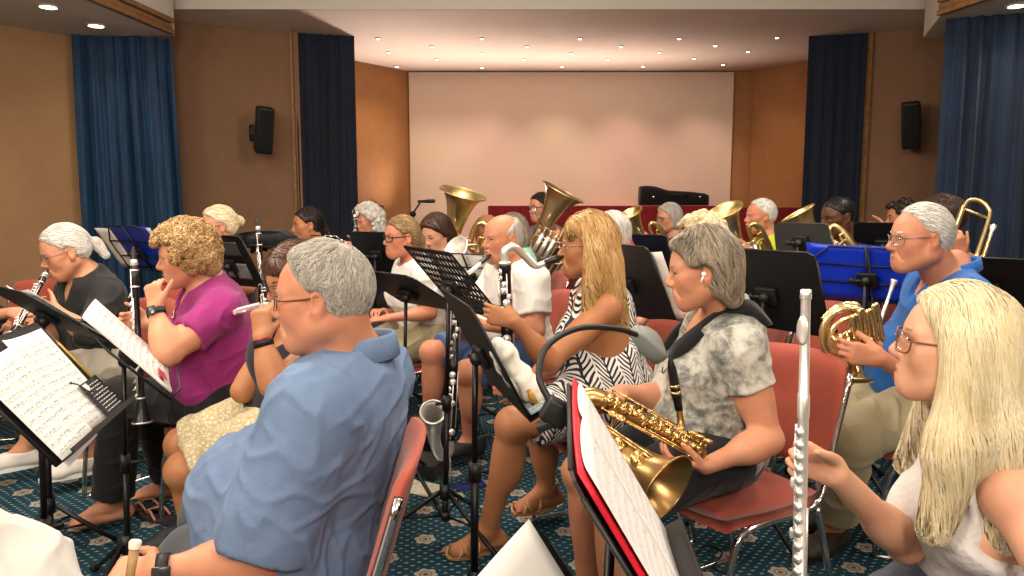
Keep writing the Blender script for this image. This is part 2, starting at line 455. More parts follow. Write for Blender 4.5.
def person(key, label, cfg):
    """one seated or standing figure; every length in metres, joints are world points"""
    g = cfg.get; Hc = A(g('head')); s = g('hs', 1.0); hy, hp, hr = g('hrot', (180, 0, 0)); va = math.degrees(math.atan2(-Hc[0], Hc[1])); Rh = head_frame(hy + va, hp, hr)   # angles are read against the line of sight
    by = rad(g('byaw', hy) + va); f = A(math.cos(by), math.sin(by), 0); l = A(-math.sin(by), math.cos(by), 0); up = A(0, 0, 1)
    bd = g('build', 1.0); fem = g('fem', 0); belly = g('belly', 0.0); bust = g('bust', .0)
    N = A(g('neck')) if g('neck') is not None else Hc - f * .035 - up * .185
    Pz = A(g('pelvis')) if g('pelvis') is not None else A(*(Hc - f * .09)[:2], .57)
    sp = nrm(N - Pz); tf = nrm(np.cross(l, sp)); tf = tf if np.dot(tf, f) > 0 else -tf
    B = np.stack((tf, l, sp), 1)
    L = np.linalg.norm(N - Pz); sw = g('sw', .18 if not fem else .162)
    at = lambda t, fw=0, la=0: lerp(Pz, N, t) + tf * fw + l * la
    pr = []
    pr += [ell(at(.02), (.135 * bd, .175 * bd, .122), B, .05, 'hip'), ell(at(.34, .008), (.118 * bd, .148 * bd, .19), B, .06, 'torso'),
           ell(at(.66, .0), (.118 * bd, .163 * bd, .20), B, .06, 'torso'), ell(at(.84, -.012), (.085 * bd, .15 * bd, .10), B, .05, 'torso')]
    if belly: pr.append(ell(at(.26 - belly * .6, .06 + belly * .45), (.11 + belly * .6, .14 * bd, .15), B, .06, 'torso'))
    if bust:
        for y in (1, -1): pr.append(ell(at(.60, .088 * bd, y * .075), (.058 + bust, .062 + bust * .5, .062 + bust * .5), B, .04, 'torso'))
    J = {}
    for sd, y in (('L', 1), ('R', -1)):
        S = A(g('shoulders', {}).get(sd)) if g('shoulders', {}).get(sd) is not None else N + l * y * sw - sp * .055 - f * .005
        J['S' + sd] = S
        pr.append(cone(at(.9, -.015, y * .05), S, .062 * bd, .056 * bd, .05, 'torso'))
        pr.append(cone(N + up * .055 - f * .01, lerp(at(.95, -.02), S, .72), .045, .042, .05, 'trap'))
    nk = g('neckr', .052 if fem else .06)
    pr.append(cone(N - up * .03, Hc + Rh @ A(-.028, 0, -.05) * s, nk * 1.08, nk * .95, .03, 'neck'))
    arms = g('arms', {})
    ar = g('armr', 1.0 if not fem else .9)
    hands = []
    for sd, y in (('L', 1), ('R', -1)):
        a = arms.get(sd, {}); S = J['S' + sd]
        w = A(a['w']) if a.get('w') is not None else Pz + f * .38 + l * y * .13 + up * .12
        e = A(a['e']) if a.get('e') is not None else ik(S, w, .29, .25, a.get('hint', -up * .8 + l * y * .5 - f * .3))
        J['E' + sd], J['W' + sd] = e, w
        pr += [cone(S, e, .053 * ar * bd ** .5, .041 * ar, .03, 'ua' + sd), cone(e, w, .042 * ar, .0265 * (.6 + .4 * ar), .02, 'fa' + sd, ((nrm(a['palm']), 1.12) if 'palm' in a else None)),
               ell(lerp(e, w, .28), (.075, .045 * ar, .045 * ar), basis(w - e, A(0.1, .2, 1)), .03, 'fa' + sd), ell(lerp(S, e, .45), (.1, .051 * ar, .051 * ar), basis(e - S, A(.2, .1, 1)), .03, 'ua' + sd)]
        if not a.get('nohand'):
            hd = a.get('dir', nrm(w - e)); pm = a.get('palm', -up)
            hands += hand_prims(w, hd, pm, sd, **{k: a[k] for k in ('curl', 'spread', 'thumb', 'curls', 'tcurl') if k in a}, s=a.get('hsz', .97 if not fem else .9))
    lr = g('legr', 1.0)
    legs = g('legs', {})
    for sd, y in (('L', 1), ('R', -1)):
        a = legs.get(sd, {}); Hp = Pz + l * y * .092 * bd + f * .02
        kn = A(a['k']) if a.get('k') is not None else None
        an = A(a['a']) if a.get('a') is not None else None
        if kn is None: kn = (Pz + f * .43 + l * y * a.get('sp', .11)); kn[2] = .515
        if an is None: an = A(kn[0], kn[1], 0) + f * a.get('fwd', .02); an[2] = .09
        fd = A(a.get('fd', f)); fd[2] = 0; fd = nrm(fd)
        J['H' + sd], J['K' + sd], J['A' + sd], J['F' + sd] = Hp, kn, an, fd
        pr += [cone(Hp, kn, .094 * lr * bd ** .5, .060 * lr, .05, 'th' + sd), cone(kn, an, .055 * lr, .036 * lr ** .5, .03, 'sh' + sd),
               ell(lerp(kn, an, .3) - fd * .018, (.052 * lr, .05 * lr, .13), None, .04, 'sh' + sd), ell(kn + fd * .01, .055 * lr, None, .03, 'sh' + sd)]
        fl = (up, 1.5); heel = A(an[0], an[1], .035) - fd * .045; ball = A(an[0], an[1], .026) + fd * .12
        dz = up * max(0.0, an[2] - .09) ; heel = heel + dz; ball = ball + dz * a.get('flatfoot', 1.0)
        sd_v = np.cross(up, fd)
        pr += [cone(an, heel + up * .01, .034, .033, .02, 'ft'), cone(an - up * .01 + fd * .02, ball + up * .004, .034, .026, .03, 'ft'), cone(heel, ball, .034, .038, .02, 'ft', fl)]
        for q, (o, Lr) in enumerate(((-.028, .012), (-.012, .009), (.003, .0085), (.016, .008), (.028, .0075))):
            oo = o * (1 if sd == 'L' else -1); tp = ball + sd_v * oo + fd * .012
            pr.append(cone(tp, tp + fd * (.055 - .007 * q) - up * .006, Lr + .001, Lr * .85, .006, 'toe'))
    hd = head_prims(Hc, Rh, s, N, cfg)
    h = g('voxel', .006) * QUAL
    # base
    o = empty('person', (Pz[0], Pz[1], 0), label, 'person', g('group'))
    cov = g('covered', ())      # body hidden under clothing is left slightly slimmer
    allp = pr + hands + hd[0] + hd[2] + hd[4]
    lo, hi = bounds(allp)
    Fd = Field(lo, hi, h)
    slim = g('slim', .006)
    for p in pr:
        t = p['tag']; Fd.prim(p, -slim if t[:2] in ('to', 'hi', 'th') else 0)
    for p in hands: Fd.prim(p)
    for p in hd[0]: Fd.prim(p)
    for p in hd[1]: Fd.prim(p, mode='sub')
    for p in hd[2]: Fd.prim(p)
    for p in hd[3]: Fd.prim(p, mode='sub')
    for p in hd[4]: Fd.prim(p)
    for p in hd[5]: Fd.prim(p, mode='sub')
    V, Q = Fd.mesh(); del Fd
    lv = (V - Hc) @ Rh / s
    lip = np.clip(1.6 - 1.6 * np.sqrt((lv[:, 1] / .026) ** 2 + ((lv[:, 2] + .071) / .0125) ** 2), 0, 1) * (lv[:, 0] > .07)
    flush = lambda c, r: np.exp(-(((lv - A(c)) / r) ** 2).sum(1))
    red = np.clip(flush((.112, 0, -.03), .02) * .8 + flush((.07, .05, -.03), .026) * .7 + flush((.07, -.05, -.03), .026) * .7 + flush((-.01, .085, -.01), .035) * .55 + flush((-.01, -.085, -.01), .035) * .55, 0, 1)
    mi = np.zeros(len(Q), np.int32)
    V = list(V); Fq = [tuple(q) for q in Q.tolist()]; mi = mi.tolist()
    mb = MB()
    for y in (1, -1):
        c = Hc + s * (Rh @ A(.0785, y * .0325, -.0005)); mb.ball(c, .0124 * s, Rh, 14, 2)
        gz = nrm(A(1, y * .04, -.04)); c2 = c + s * .0072 * (Rh @ gz); mb.ball(c2, .0061 * s, Rh, 10, 3)
        mb.tube([c + s * (Rh @ (A(.0128, 0, 0) * math.cos(q) * math.cos(.14) + A(0, .0132, 0) * math.sin(q) + A(0, 0, .0128) * math.sin(.14 + .1 * math.cos(q)))) for q in np.linspace(-1.15, 1.15, 7)], [.0008 * s] + [.0017 * s] * 5 + [.0008 * s], 5, 5)
        br = [(.0965, .013, .0195), (.0945, .027, .0245), (.0855, .042, .0245), (.073, .053, .018)]
        mb.tube([Hc + s * (Rh @ A(a, b * y, c)) for a, b, c in br], [.0034 * s, .0048 * s, .0042 * s, .002 * s], 6, 4)
    b0 = len(V); V += mb.v; Fq += [tuple(b0 + i for i in q) for q in mb.f]; mi += mb.m
    skm = g('skin'); hm = g('hairm')
    bo = mesh_obj('body', V, Fq, [skm, skm, plain('#cdbfb4', .3, vary=.03), plain(g('iris', '#3a2b20'), .15, vary=.1), g('browm', hm), plain('#241812', .6)], o, True, mi)
    for nm, val in (('lip_colour', lip), ('flush', red)):
        at_ = bo.data.attributes.new(nm, 'FLOAT', 'POINT'); full = np.zeros(len(bo.data.vertices), np.float32); full[:len(val)] = val; at_.data.foreach_set('value', full)
    PEOPLE[key] = dict(o=o, pr=pr, J=J, N=N, P=Pz, f=f, l=l, B=B, Hc=Hc, Rh=Rh, s=s, h=h, cfg=cfg, sp=sp, tf=tf, at=at, bd=bd)
    return PEOPLE[key]
def clothe(p, name, mat, spec, label=None):
    """a garment: the covered stretch of the body let out by its ease, cut at neck, cuffs and hem"""
    pr, J, N, Pz, f, l = p['pr'], p['J'], p['N'], p['P'], p['f'], p['l']
    up = A(0, 0, 1); e = spec.get('e', .012); prims = []; use = []
    bits = spec['bits']
    sl = spec.get('sleeve', 0.0); lg = spec.get('leg', 0.0)
    for q in pr:
        t = q['tag']
        if t in ('torso', 'trap') and 'top' in bits: use.append((q, e + (-.012 if t == 'trap' else 0)))
        if t == 'hip' and ('top' in bits or 'bottom' in bits): use.append((q, e))
    cutk = .012
    for sd in 'LR':
        if 'top' in bits and sl > 0:
            S, E, Wr = J['S' + sd], J['E' + sd], J['W' + sd]; es = spec.get('es', e + .006)
            ua = [q for q in pr if q['tag'] == 'ua' + sd][0]; fa = [q for q in pr if q['tag'] == 'fa' + sd][0]
            t1 = min(sl, 1.0); end = lerp(S, E, t1); r1 = ua['ra'] + (ua['rb'] - ua['ra']) * t1
            c = cone(S, end + nrm(E - S) * .05, ua['ra'] + es * .8, r1 + es * (1.15 if sl <= 1 else 1), .03, 's')
            if sl <= 1: c['cut'] = (end, nrm(E - S))
            else: c['b'] = E; c['rb'] = ua['rb'] + es
            use.append((c, 0))
            if sl > 1:
                end = lerp(E, Wr, sl - 1); r2 = fa['ra'] + (fa['rb'] - fa['ra']) * (sl - 1)
                c = cone(E, end + nrm(Wr - E) * .04, fa['ra'] + es, r2 + es, .03, 's'); c['cut'] = (end, nrm(Wr - E)); use.append((c, 0))
        if ('bottom' in bits or 'skirt' in bits) and lg > 0:
            H, K, An = J['H' + sd], J['K' + sd], J['A' + sd]; el = spec.get('el', e + .006)
            th = [q for q in pr if q['tag'] == 'th' + sd][0]; sh = [q for q in pr if q['tag'] == 'sh' + sd][0]
            t1 = min(lg, 1.0); end = lerp(H, K, t1); r1 = th['ra'] + (th['rb'] - th['ra']) * t1
            kk = spec.get('kleg', .04)
            c = cone(H, end + nrm(K - H) * .05, th['ra'] + el, r1 + el, kk, 's')
            if lg <= 1: c['cut'] = (end, nrm(K - H))
            else: c['b'] = K; c['rb'] = th['rb'] + el
            use.append((c, 0))
            if lg > 1:
                end = lerp(K, An, lg - 1); rr = sh['ra'] * 1.05 + el; c = cone(K, end + nrm(An - K) * .04, rr, spec.get('cuffr', .055) + el, .03, 's'); c['cut'] = (end, nrm(An - K)); use.append((c, 0))
                use.append((ell(K, th['rb'] + el, None, .03), 0))
    for q in spec.get('extra', ()): use.append((q, 0))
    lo, hi = bounds([q for q, _ in use], .03)
    h = spec.get('voxel', max(p['h'], .0052) * 1.15)
    Fd = Field(lo, hi, h)
    for q, ee in use: Fd.prim(q, ee)
    if 'top' in bits:
        nk = spec.get('neck', 'crew'); nr = p['cfg'].get('neckr', .056) + spec.get('neckease', .012)
        Hc = p['Hc']
        top = N + up * .05
        for q in [cone(N + f * .012 - up * .012, N + up * .2 + f * .05, nr, nr + .05, .012)]: Fd.prim(q, 0, 'sub')
        if nk in ('v', 'collar', 'scoop'):
            dep = spec.get('depth', .13); wd = spec.get('vw', .055)
            a = N + f * .06 + up * .01; b = p['at'](1 - dep / max(.3, np.linalg.norm(N - Pz)), .15)
            Fd.prim(cone(a, b, wd, .012 if nk != 'scoop' else wd * .9, .01), 0, 'sub')
            Fd.prim(cone(a + f * .05, b + f * .06, wd * 1.1, .014 if nk != 'scoop' else wd, .01), 0, 'sub')
        if sl == 0:
            wdt = spec.get('strap', .04); sw = abs(np.dot(J['SL'] - N, l)) - wdt
            c0 = N
            Fd.keep(lambda X: np.abs((X[0] - c0[0]) * l[0] + (X[1] - c0[1]) * l[1]) - (sw + np.maximum(0, (c0[2] - .19 - X[2]) * .9)), .01)
        hem = spec.get('hem', Pz[2] - .07)
        Fd.keep(lambda X: hem - X[2] + 0 * X[0] + 0 * X[1], .01)
    if 'bottom' in bits or 'skirt' in bits:
        wz = spec.get('waist', Pz[2] + .1)
        if 'top' not in bits: Fd.keep(lambda X: X[2] - wz + 0 * X[0] + 0 * X[1], .01)
    for q in spec.get('subs', ()): Fd.prim(q, 0, 'sub', .01)
    V, Q = Fd.mesh(); del Fd
    am = spec.get('fold', .004)
    if am and len(V):
        n = vnormals(V, Q); fs = spec.get('fscale', 34.0)
        w = wav(V, spec.get('seed', 3), fs, 3, spec.get('fstretch', (1, 1, .6))); w2 = wav(V, spec.get('seed', 3) + 7, fs * .45, 3); w3 = wav(V, spec.get('seed', 3) + 13, fs * .8, 2, (.7, .7, 1.2))
        crease = np.clip(1 - np.abs(w) * 2.2, 0, 1) ** 1.5 * np.clip(.5 + w2, 0, 1) + .8 * np.clip(1 - np.abs(w3) * 2.4, 0, 1) ** 1.5 * np.clip(.5 - w2, 0, 1)
        V = V + n * ((am * (1.9 * crease - .4) + am * .6 * w2)[:, None])
        V = relax(V, Q, 1, .35)
    o = mesh_obj(name, V, Q, mat, p['o'])
    if label: o['label'] = label
    return o
def hloc(p, v): return p['Hc'] + p['s'] * (p['Rh'] @ np.asarray(v, float))
def hair(p, mat, spec, name='hair'):
    Hc, Rh, s = p['Hc'], p['Rh'], p['s']; th = spec.get('thick', .014)
    T = lambda v: hloc(p, v)
    E = lambda c, r, k=.02, rot=None: ell(T(c), s * np.asarray((r, r, r) if np.isscalar(r) else r, float), Rh if rot is None else Rh @ rot, k)
    h = spec.get('voxel', p['h'] * .95)
    base = [E((-.008, 0, .024), (.098 + th, .077 + th, .095 + th)), E((.03, 0, .032), (.062 + th, .066 + th, .06 + th))]
    adds = [E(*a[1:]) if a[0] == 'e' else cone(T(a[1]), T(a[2]), a[3] * s, a[4] * s, a[5] if len(a) > 5 else .02) for a in spec.get('adds', ())]
    wadds = list(spec.get('wadds', ()))
    lo, hi = bounds(base + adds + wadds, .03); Fd = Field(lo, hi, h)
    for q in base: Fd.prim(q)
    r = random.Random(spec.get('seed', 1))
    # hairline
    for (pt, nn) in spec.get('planes', [((.078, 0, .072), (.757, 0, -.653))]):
        P0 = T(pt); n0 = Rh @ nrm(nn)
        Fd.keep(lambda X: (X[0] - P0[0]) * n0[0] + (X[1] - P0[1]) * n0[1] + (X[2] - P0[2]) * n0[2], spec.get('edge', .016))
    for q in adds + wadds: Fd.prim(q)
    cuts = spec.get('cuts', [('e', (.002, .098, -.012), (.034, .034, .044)), ('e', (.002, -.098, -.012), (.034, .034, .044))])
    for a in cuts:
        q = E(*a[1:]) if a[0] == 'e' else cone(T(a[1]), T(a[2]), a[3] * s, a[4] * s)
        Fd.prim(q, 0, 'sub', .006)
    for i in range(spec.get('lumps', 0)):
        th_, z = r.uniform(0, 6.283), r.uniform(-.75, 1); q = math.sqrt(1 - z * z)
        v = A(q * math.cos(th_) * (.103 + th), q * math.sin(th_) * (.083 + th), .02 + z * (.098 + th))
        if v[0] > .05 and v[2] < .07: continue
        if np.dot(v - A(.085, 0, .07), A(.757, 0, -.653)) > .02: continue
        R0 = s * r.uniform(.012, .021); Fd.prim(ell(T(v), R0, None, .006))
    V, Q = Fd.mesh(); del Fd
    am = spec.get('noise', .002)
    if am:
        n = vnormals(V, Q); lv = (V - Hc) @ Rh
        V = V + n * (am * wav(lv, spec.get('seed', 1), spec.get('nscale', 60), 4, spec.get('nstretch', (1, 1, .25))))[:, None]
    verts, faces = V.tolist(), [tuple(q) for q in Q.tolist()]
    ns = spec.get('strands', 0)
    if ns and len(Q):
        L = spec.get('length', .08); wd = spec.get('width', .0022) * s; steps = spec.get('steps', 6); flow = spec.get('flow', 'crown'); lift = spec.get('lift', .002)
        bv = BVHTree.FromPolygons([Vector(v) for v in verts], faces)
        Nn = vnormals(V, Q); crown = A(spec.get('crown', (-.05, 0, .11))); tail = A(spec.get('tail', (-.13, 0, -.0)))
        rs = np.random.RandomState(spec.get('seed', 1) + 5); pick = rs.randint(0, len(V), ns)
        for pi in pick:
            pos = V[pi].copy(); nn = Nn[pi]; pts = [pos + nn * lift * .3]; lj = L * rs.uniform(.6, 1.2) / steps; jit = rs.randn(3) * spec.get('jit', .18); ok = True
            for st in range(steps):
                q = (pos - Hc) @ Rh
                if flow == 'crown': dv = q - crown
                elif flow == 'tail': dv = tail - q
                elif flow == 'down': dv = A(-.25, 0.6 * q[1] / .08 if q[2] > .07 else 0, -1.0 if q[2] < .1 else -.3)
                elif flow == 'fwd': dv = A(1, q[1] * 3, -.3 + (-.6 if q[2] < .06 else 0))
                elif flow == 'back': dv = A(-1, q[1] * 1.5, -.25 if q[2] > 0 else -.7)
                else: dv = rs.randn(3)
                dv = Rh @ (nrm(dv) + jit); dv = dv - nn * np.dot(dv, nn)
                if np.linalg.norm(dv) < 1e-4: break
                pos = pos + nrm(dv) * lj
                if not spec.get('free', 0) or st < 2:
                    loc, n2, _, _ = bv.find_nearest(Vector(pos))
                    if loc is not None:
                        if (A(loc) - pos).dot(A(loc) - pos) > (.02) ** 2: break
                        pos = A(loc); nn = A(n2)
                pts.append(pos + nn * lift * (1 - .5 * st / steps) + nn * spec.get('puff', 0) * (st + 1) / steps)
            if len(pts) < 3: continue
            k = len(pts); b0 = len(verts)
            for i, q in enumerate(pts):
                t = nrm(pts[min(i + 1, k - 1)] - pts[max(i - 1, 0)]); sd = nrm(np.cross(t, nn)); w = wd * (1 - .75 * (i / (k - 1)) ** 2) * (.5 if i == 0 else 1)
                verts += [(q + sd * w).tolist(), (q + nn * w * .6).tolist(), (q - sd * w).tolist()]
            for i in range(k - 1):
                for j in range(3):
                    faces.append((b0 + i * 3 + j, b0 + i * 3 + (j + 1) % 3, b0 + (i + 1) * 3 + (j + 1) % 3, b0 + (i + 1) * 3 + j))
    return mesh_obj(name, verts, faces, mat, p['o'])
def eyeglasses(p, mat, w=.026, h=.019, shape=2.4, r=.0014, drop=-.004, rimless=False, label=None):
    T = lambda v: hloc(p, v); s = p['s']; fr = MB(); ln = MB()
    x0 = .1105
    for y in (1, -1):
        ring = []
        for i in range(20):
            a = 2 * math.pi * i / 20; ca, sa = math.cos(a), math.sin(a)
            yy = y * .0335 + w * math.copysign(abs(ca) ** (2 / shape), ca); zz = drop + h * math.copysign(abs(sa) ** (2 / shape), sa)
            ring.append(T((x0 - 1.7 * max(0, abs(yy) - .02) ** 1.35, yy, zz)))
        fr.tube(ring, (r if not rimless else r * .6) * s, 6, closed=True)
        c = np.mean(ring, 0); nn = p['Rh'] @ A(.0008, 0, 0)
        ln.add([c + nn] + [q + nn for q in ring] + [c - nn] + [q - nn for q in ring], [(0, 1 + i, 1 + (i + 1) % 20) for i in range(20)] + [(21, 22 + (i + 1) % 20, 22 + i) for i in range(20)] + [(1 + i, 22 + i, 22 + (i + 1) % 20, 1 + (i + 1) % 20) for i in range(20)])
        xe = x0 - 1.7 * max(0, (.0335 + w) - .02) ** 1.35
        fr.tube([T((xe, y * (.0335 + w), drop + .007)), T((xe - .008, y * .074, drop + .009)), T((.02, y * .082, .006)), T((-.012, y * .0845, .010)), T((-.03, y * .082, -.012))], r * 1.25 * s, 6)
    fr.tube([T((x0, .0335 - w, drop + .004)), T((x0 + .005, 0, drop + .0085)), T((x0, -.0335 + w, drop + .004))], r * s, 6)
    o = fr.build('eyeglasses', mat, p['o'])
    if label: o['label'] = label
    ln.build('lens', M['lens'], o); return o
# ------------------------------------------------------------------ material set
M = {}
def clear(name, tint=(1, 1, 1, 1), gl=.12):
    t = NT(name); t.n.remove(t.b); out = [n for n in t.n if n.type == 'OUTPUT_MATERIAL'][0]
    tr = t.new('ShaderNodeBsdfTransparent'); tr.inputs['Color'].default_value = tint
    g = t.new('ShaderNodeBsdfGlossy'); g.inputs['Roughness'].default_value = .05
    mx = t.new('ShaderNodeMixShader'); mx.inputs[0].default_value = gl
    t.link(tr.outputs[0], mx.inputs[1]); t.link(g.outputs[0], mx.inputs[2]); t.link(mx.outputs[0], out.inputs['Surface']); return t.m
M['lens'] = clear('lens_glass', (.97, .97, .97, 1), .06)
M['brass'] = plain('#e6d094', .34, 1.0, .08, 25, name='lacquered_brass')
M['gold'] = plain('#ecd29c', .24, 1.0, .08, 40, name='bright_brass')
M['old_brass'] = plain('#d8be98', .36, 1.0, .16, 12, name='dull_brass')
M['silver'] = plain('#f4f1ec', .3, .72, .04, 30, name='silver_plate')
M['sax_brass'] = plain('#ad8a58', .3, .95, .14, 14, name='sax_lacquer'); M['sax_keys'] = plain('#d8b070', .25, .9, .12, 40, name='sax_key_lacquer')
M['chrome'] = plain('#c8c8c8', .12, 1.0, .04, name='chrome')
M['black_wood'] = plain('#141416', .32, 0, .15, name='ebonite')
M['black_metal'] = plain('#121213', .38, .3, .15, name='black_steel')
M['desk_black'] = plain('#08090a', .5, .0, .15, name='stand_desk_black')
M['desk_grey'] = plain('#3c3e3d', .5, .3, .1, name='stand_desk_grey')
M['black_plastic'] = plain('#101011', .5, 0, .15, name='black_plastic')
M['grey_plastic'] = plain('#7d817e', .45, 0, .06, name='grey_plastic')
M['black_cloth'] = fabric('#0e0e10', .2, .95)
M['white_plastic'] = plain('#eeeeea', .3, 0, .02)
M['gold_jewel'] = plain('#d8a850', .2, 1)
M['rubber'] = plain('#1a1a1a', .8)
M['cork'] = plain('#c08a3a', .8, 0, .25, 120)
def upholstery():
    t = NT('coral_upholstery'); v = t.coord()
    c = t.ramp(t.noise(v, 6, 4), [(.3, lin('#9c4230')), (.7, lin('#b2533f'))])
    t.set(c, .8); t.bump(t.noise(v, 420, 2), .35, .002); t.b.inputs['Sheen Weight'].default_value = .15; return t.m
M['coral'] = upholstery()
def paper(kind):
    """white sheet with printed staves: lines, note heads, beams"""
    t = NT('sheet_' + kind); tc = t.new('ShaderNodeTexCoord'); sx = t.new('ShaderNodeSeparateXYZ'); t.link(tc.outputs['UV'], sx.inputs[0])
    x, y = sx.outputs[0], sx.outputs[1]
    nst = {'part': 11.0, 'dense': 13.0, 'faint': 11.0}[kind]
    ph = t.math('FRACT', t.math('MULTIPLY', y, nst))
    lines = t.math('LESS_THAN', t.math('ABSOLUTE', t.math('SUBTRACT', t.math('FRACT', t.math('MULTIPLY', ph, 10.0)), .5)), .2)
    inst = t.math('MULTIPLY', t.math('GREATER_THAN', ph, .25), t.math('LESS_THAN', ph, .75))
    lines = t.math('MULTIPLY', t.math('MULTIPLY', lines, inst), .5)
    cv = t.new('ShaderNodeCombineXYZ'); t.link(t.math('MULTIPLY', x, 34.0), cv.inputs[0]); t.link(t.math('MULTIPLY', y, nst * 3.0), cv.inputs[1])
    vo = t.new('ShaderNodeTexVoronoi'); vo.inputs['Scale'].default_value = 1.0; t.link(cv.outputs[0], vo.inputs['Vector'])
    notes = t.math('MULTIPLY', t.math('LESS_THAN', vo.outputs['Distance'], .27), t.math('MULTIPLY', t.math('GREATER_THAN', ph, .15), t.math('LESS_THAN', ph, .85)))
    cb = t.new('ShaderNodeCombineXYZ'); t.link(t.math('MULTIPLY', x, 9.0), cb.inputs[0]); t.link(t.math('FLOOR', t.math('MULTIPLY', y, nst)), cb.inputs[1])
    nb = t.noise(cb.outputs[0], 1.3, 1)
    beams = t.math('MULTIPLY', t.math('GREATER_THAN', nb, .52), t.math('LESS_THAN', t.math('ABSOLUTE', t.math('SUBTRACT', ph, .7)), .05))
    ink = t.math('MAXIMUM', t.math('MAXIMUM', lines, t.math('MULTIPLY', notes, .85)), t.math('MULTIPLY', beams, .8))
    mar = t.math('MULTIPLY', t.math('MULTIPLY', t.math('GREATER_THAN', x, .06), t.math('LESS_THAN', x, .95)), t.math('MULTIPLY', t.math('GREATER_THAN', y, .05), t.math('LESS_THAN', y, .9)))
    ink = t.math('MULTIPLY', ink, mar)
    t.set(t.mix(ink, lin('#e9e7e4'), lin({'faint': '#b4b8c6'}.get(kind, '#5a5a60'))), .75); return t.m
M['paper'] = paper('part'); M['paper_dense'] = paper('dense'); M['paper_faint'] = paper('faint'); M['paper_plain'] = plain('#ebe8e2', .75, 0, .03)
def suede(name, a, b):
    t = NT(name); v = t.coord()
    n = t.noise(v, 1.6, 5, .6); n2 = t.noise(v, 14, 4, .65)
    f = t.math('ADD', t.math('MULTIPLY', n, .7), t.math('MULTIPLY', n2, .3))
    t.set(t.ramp(f, [(.32, lin(a)), (.68, lin(b))]), .85); t.bump(t.noise(v, 90, 3), .2, .004); return t.m
M['wall'] = suede('suede_wall_covering', '#94704e', '#a57f5a')
M['wall_niche'] = suede('niche_wall_covering', '#9a6a40', '#b07c4e')
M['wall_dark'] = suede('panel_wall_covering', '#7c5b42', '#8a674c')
M['ceiling'] = plain('#e4d2c4', .85, 0, .03, 1.5, name='painted_ceiling')
M['ceiling_front'] = plain('#cfc8bc', .85, 0, .03, 1.5)
M['screen'] = plain('#dcc4b0', .7, 0, .02, 1.0, name='projection_screen')
M['wood_trim'] = plain('#8a6238', .45, 0, .3, 20, name='wood_trim')
M['red_cloth'] = fabric('#8a1420', .15, .9, name='red_drape')
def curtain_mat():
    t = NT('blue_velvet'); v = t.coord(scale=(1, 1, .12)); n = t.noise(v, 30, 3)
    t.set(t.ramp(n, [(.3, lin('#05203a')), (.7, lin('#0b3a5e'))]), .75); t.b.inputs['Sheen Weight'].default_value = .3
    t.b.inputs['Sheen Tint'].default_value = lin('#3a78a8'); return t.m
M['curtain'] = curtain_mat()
M['curtain_shade'] = fabric('#0a2340', .3, .8, name='blue_velvet_shaded'); M['curtain_deep_shade'] = fabric('#07152b', .3, .85, name='blue_velvet_deep_shade')  # copies of the blue velvet with the drapes' shade put into their colour
def carpet():
    t = NT('patterned_carpet'); v = t.coord(rot=(0, 0, rad(38)))
    sx = t.new('ShaderNodeSeparateXYZ'); t.link(v, sx.inputs[0]); x, y = sx.outputs[0], sx.outputs[1]
    base = t.ramp(t.noise(t.coord(), 3, 4), [(.35, lin('#1c3b48')), (.65, lin('#284a59'))])
    fib = t.noise(t.coord(), 260, 2); base = t.mix(t.math('MULTIPLY', fib, .45), base, lin('#10303a'))
    def cell(val, size, off=0.0):
        return t.math('SUBTRACT', t.math('FRACT', t.math('ADD', t.math('DIVIDE', val, size), off)), .5)
    # small dashes
    cs = .034
    dx, dy = cell(x, cs), cell(y, cs)
    dot = t.math('LESS_THAN', t.math('ADD', t.math('POWER', t.math('MULTIPLY', t.math('ADD', dx, dy), 1.0), 2.0), t.math('POWER', t.math('MULTIPLY', t.math('SUBTRACT', dx, dy), 2.2), 2.0)), .12)
    # medallions on a staggered lattice, each a little fan of petals
    cm = .204
    mx, my = cell(x, cm, .5), cell(y, cm, .5)
    r2 = t.math('SQRT', t.math('ADD', t.math('POWER', mx, 2.0), t.math('POWER', my, 2.0)))
    an = t.math('ARCTAN2', my, mx)
    pet = t.math('ADD', .165, t.math('MULTIPLY', t.math('ABSOLUTE', t.math('SINE', t.math('MULTIPLY', an, 3.0))), .055))
    med = t.math('LESS_THAN', r2, pet)
    ring = t.math('MULTIPLY', t.math('LESS_THAN', t.math('ABSOLUTE', t.math('SUBTRACT', r2, .105)), .018), .75)
    halo = t.math('LESS_THAN', r2, .27)
    c = t.mix(t.math('MULTIPLY', dot, t.math('SUBTRACT', 1.0, halo)), base, lin('#93a09c'))
    mc = t.mix(ring, lin('#a89f90'), lin('#5d5a50'))
    mc = t.mix(t.math('LESS_THAN', r2, .05), mc, lin('#6f4a3c'))
    c = t.mix(med, c, mc)
    t.set(c, .95); t.b.inputs['Specular IOR Level'].default_value = .1
    t.bump(fib, .5, .004); return t.m
M['carpet'] = carpet()
def emis(name, col, st):
    t = NT(name); t.set((0, 0, 0, 1), .5); t.b.inputs['Emission Color'].default_value = col; t.b.inputs['Emission Strength'].default_value = st; return t.m
M['lamp'] = emis('lit_lamp', (1, .86, .66, 1), 14)
M['lamp_star'] = emis('lit_star_lamp', (1, .82, .6, 1), 30)
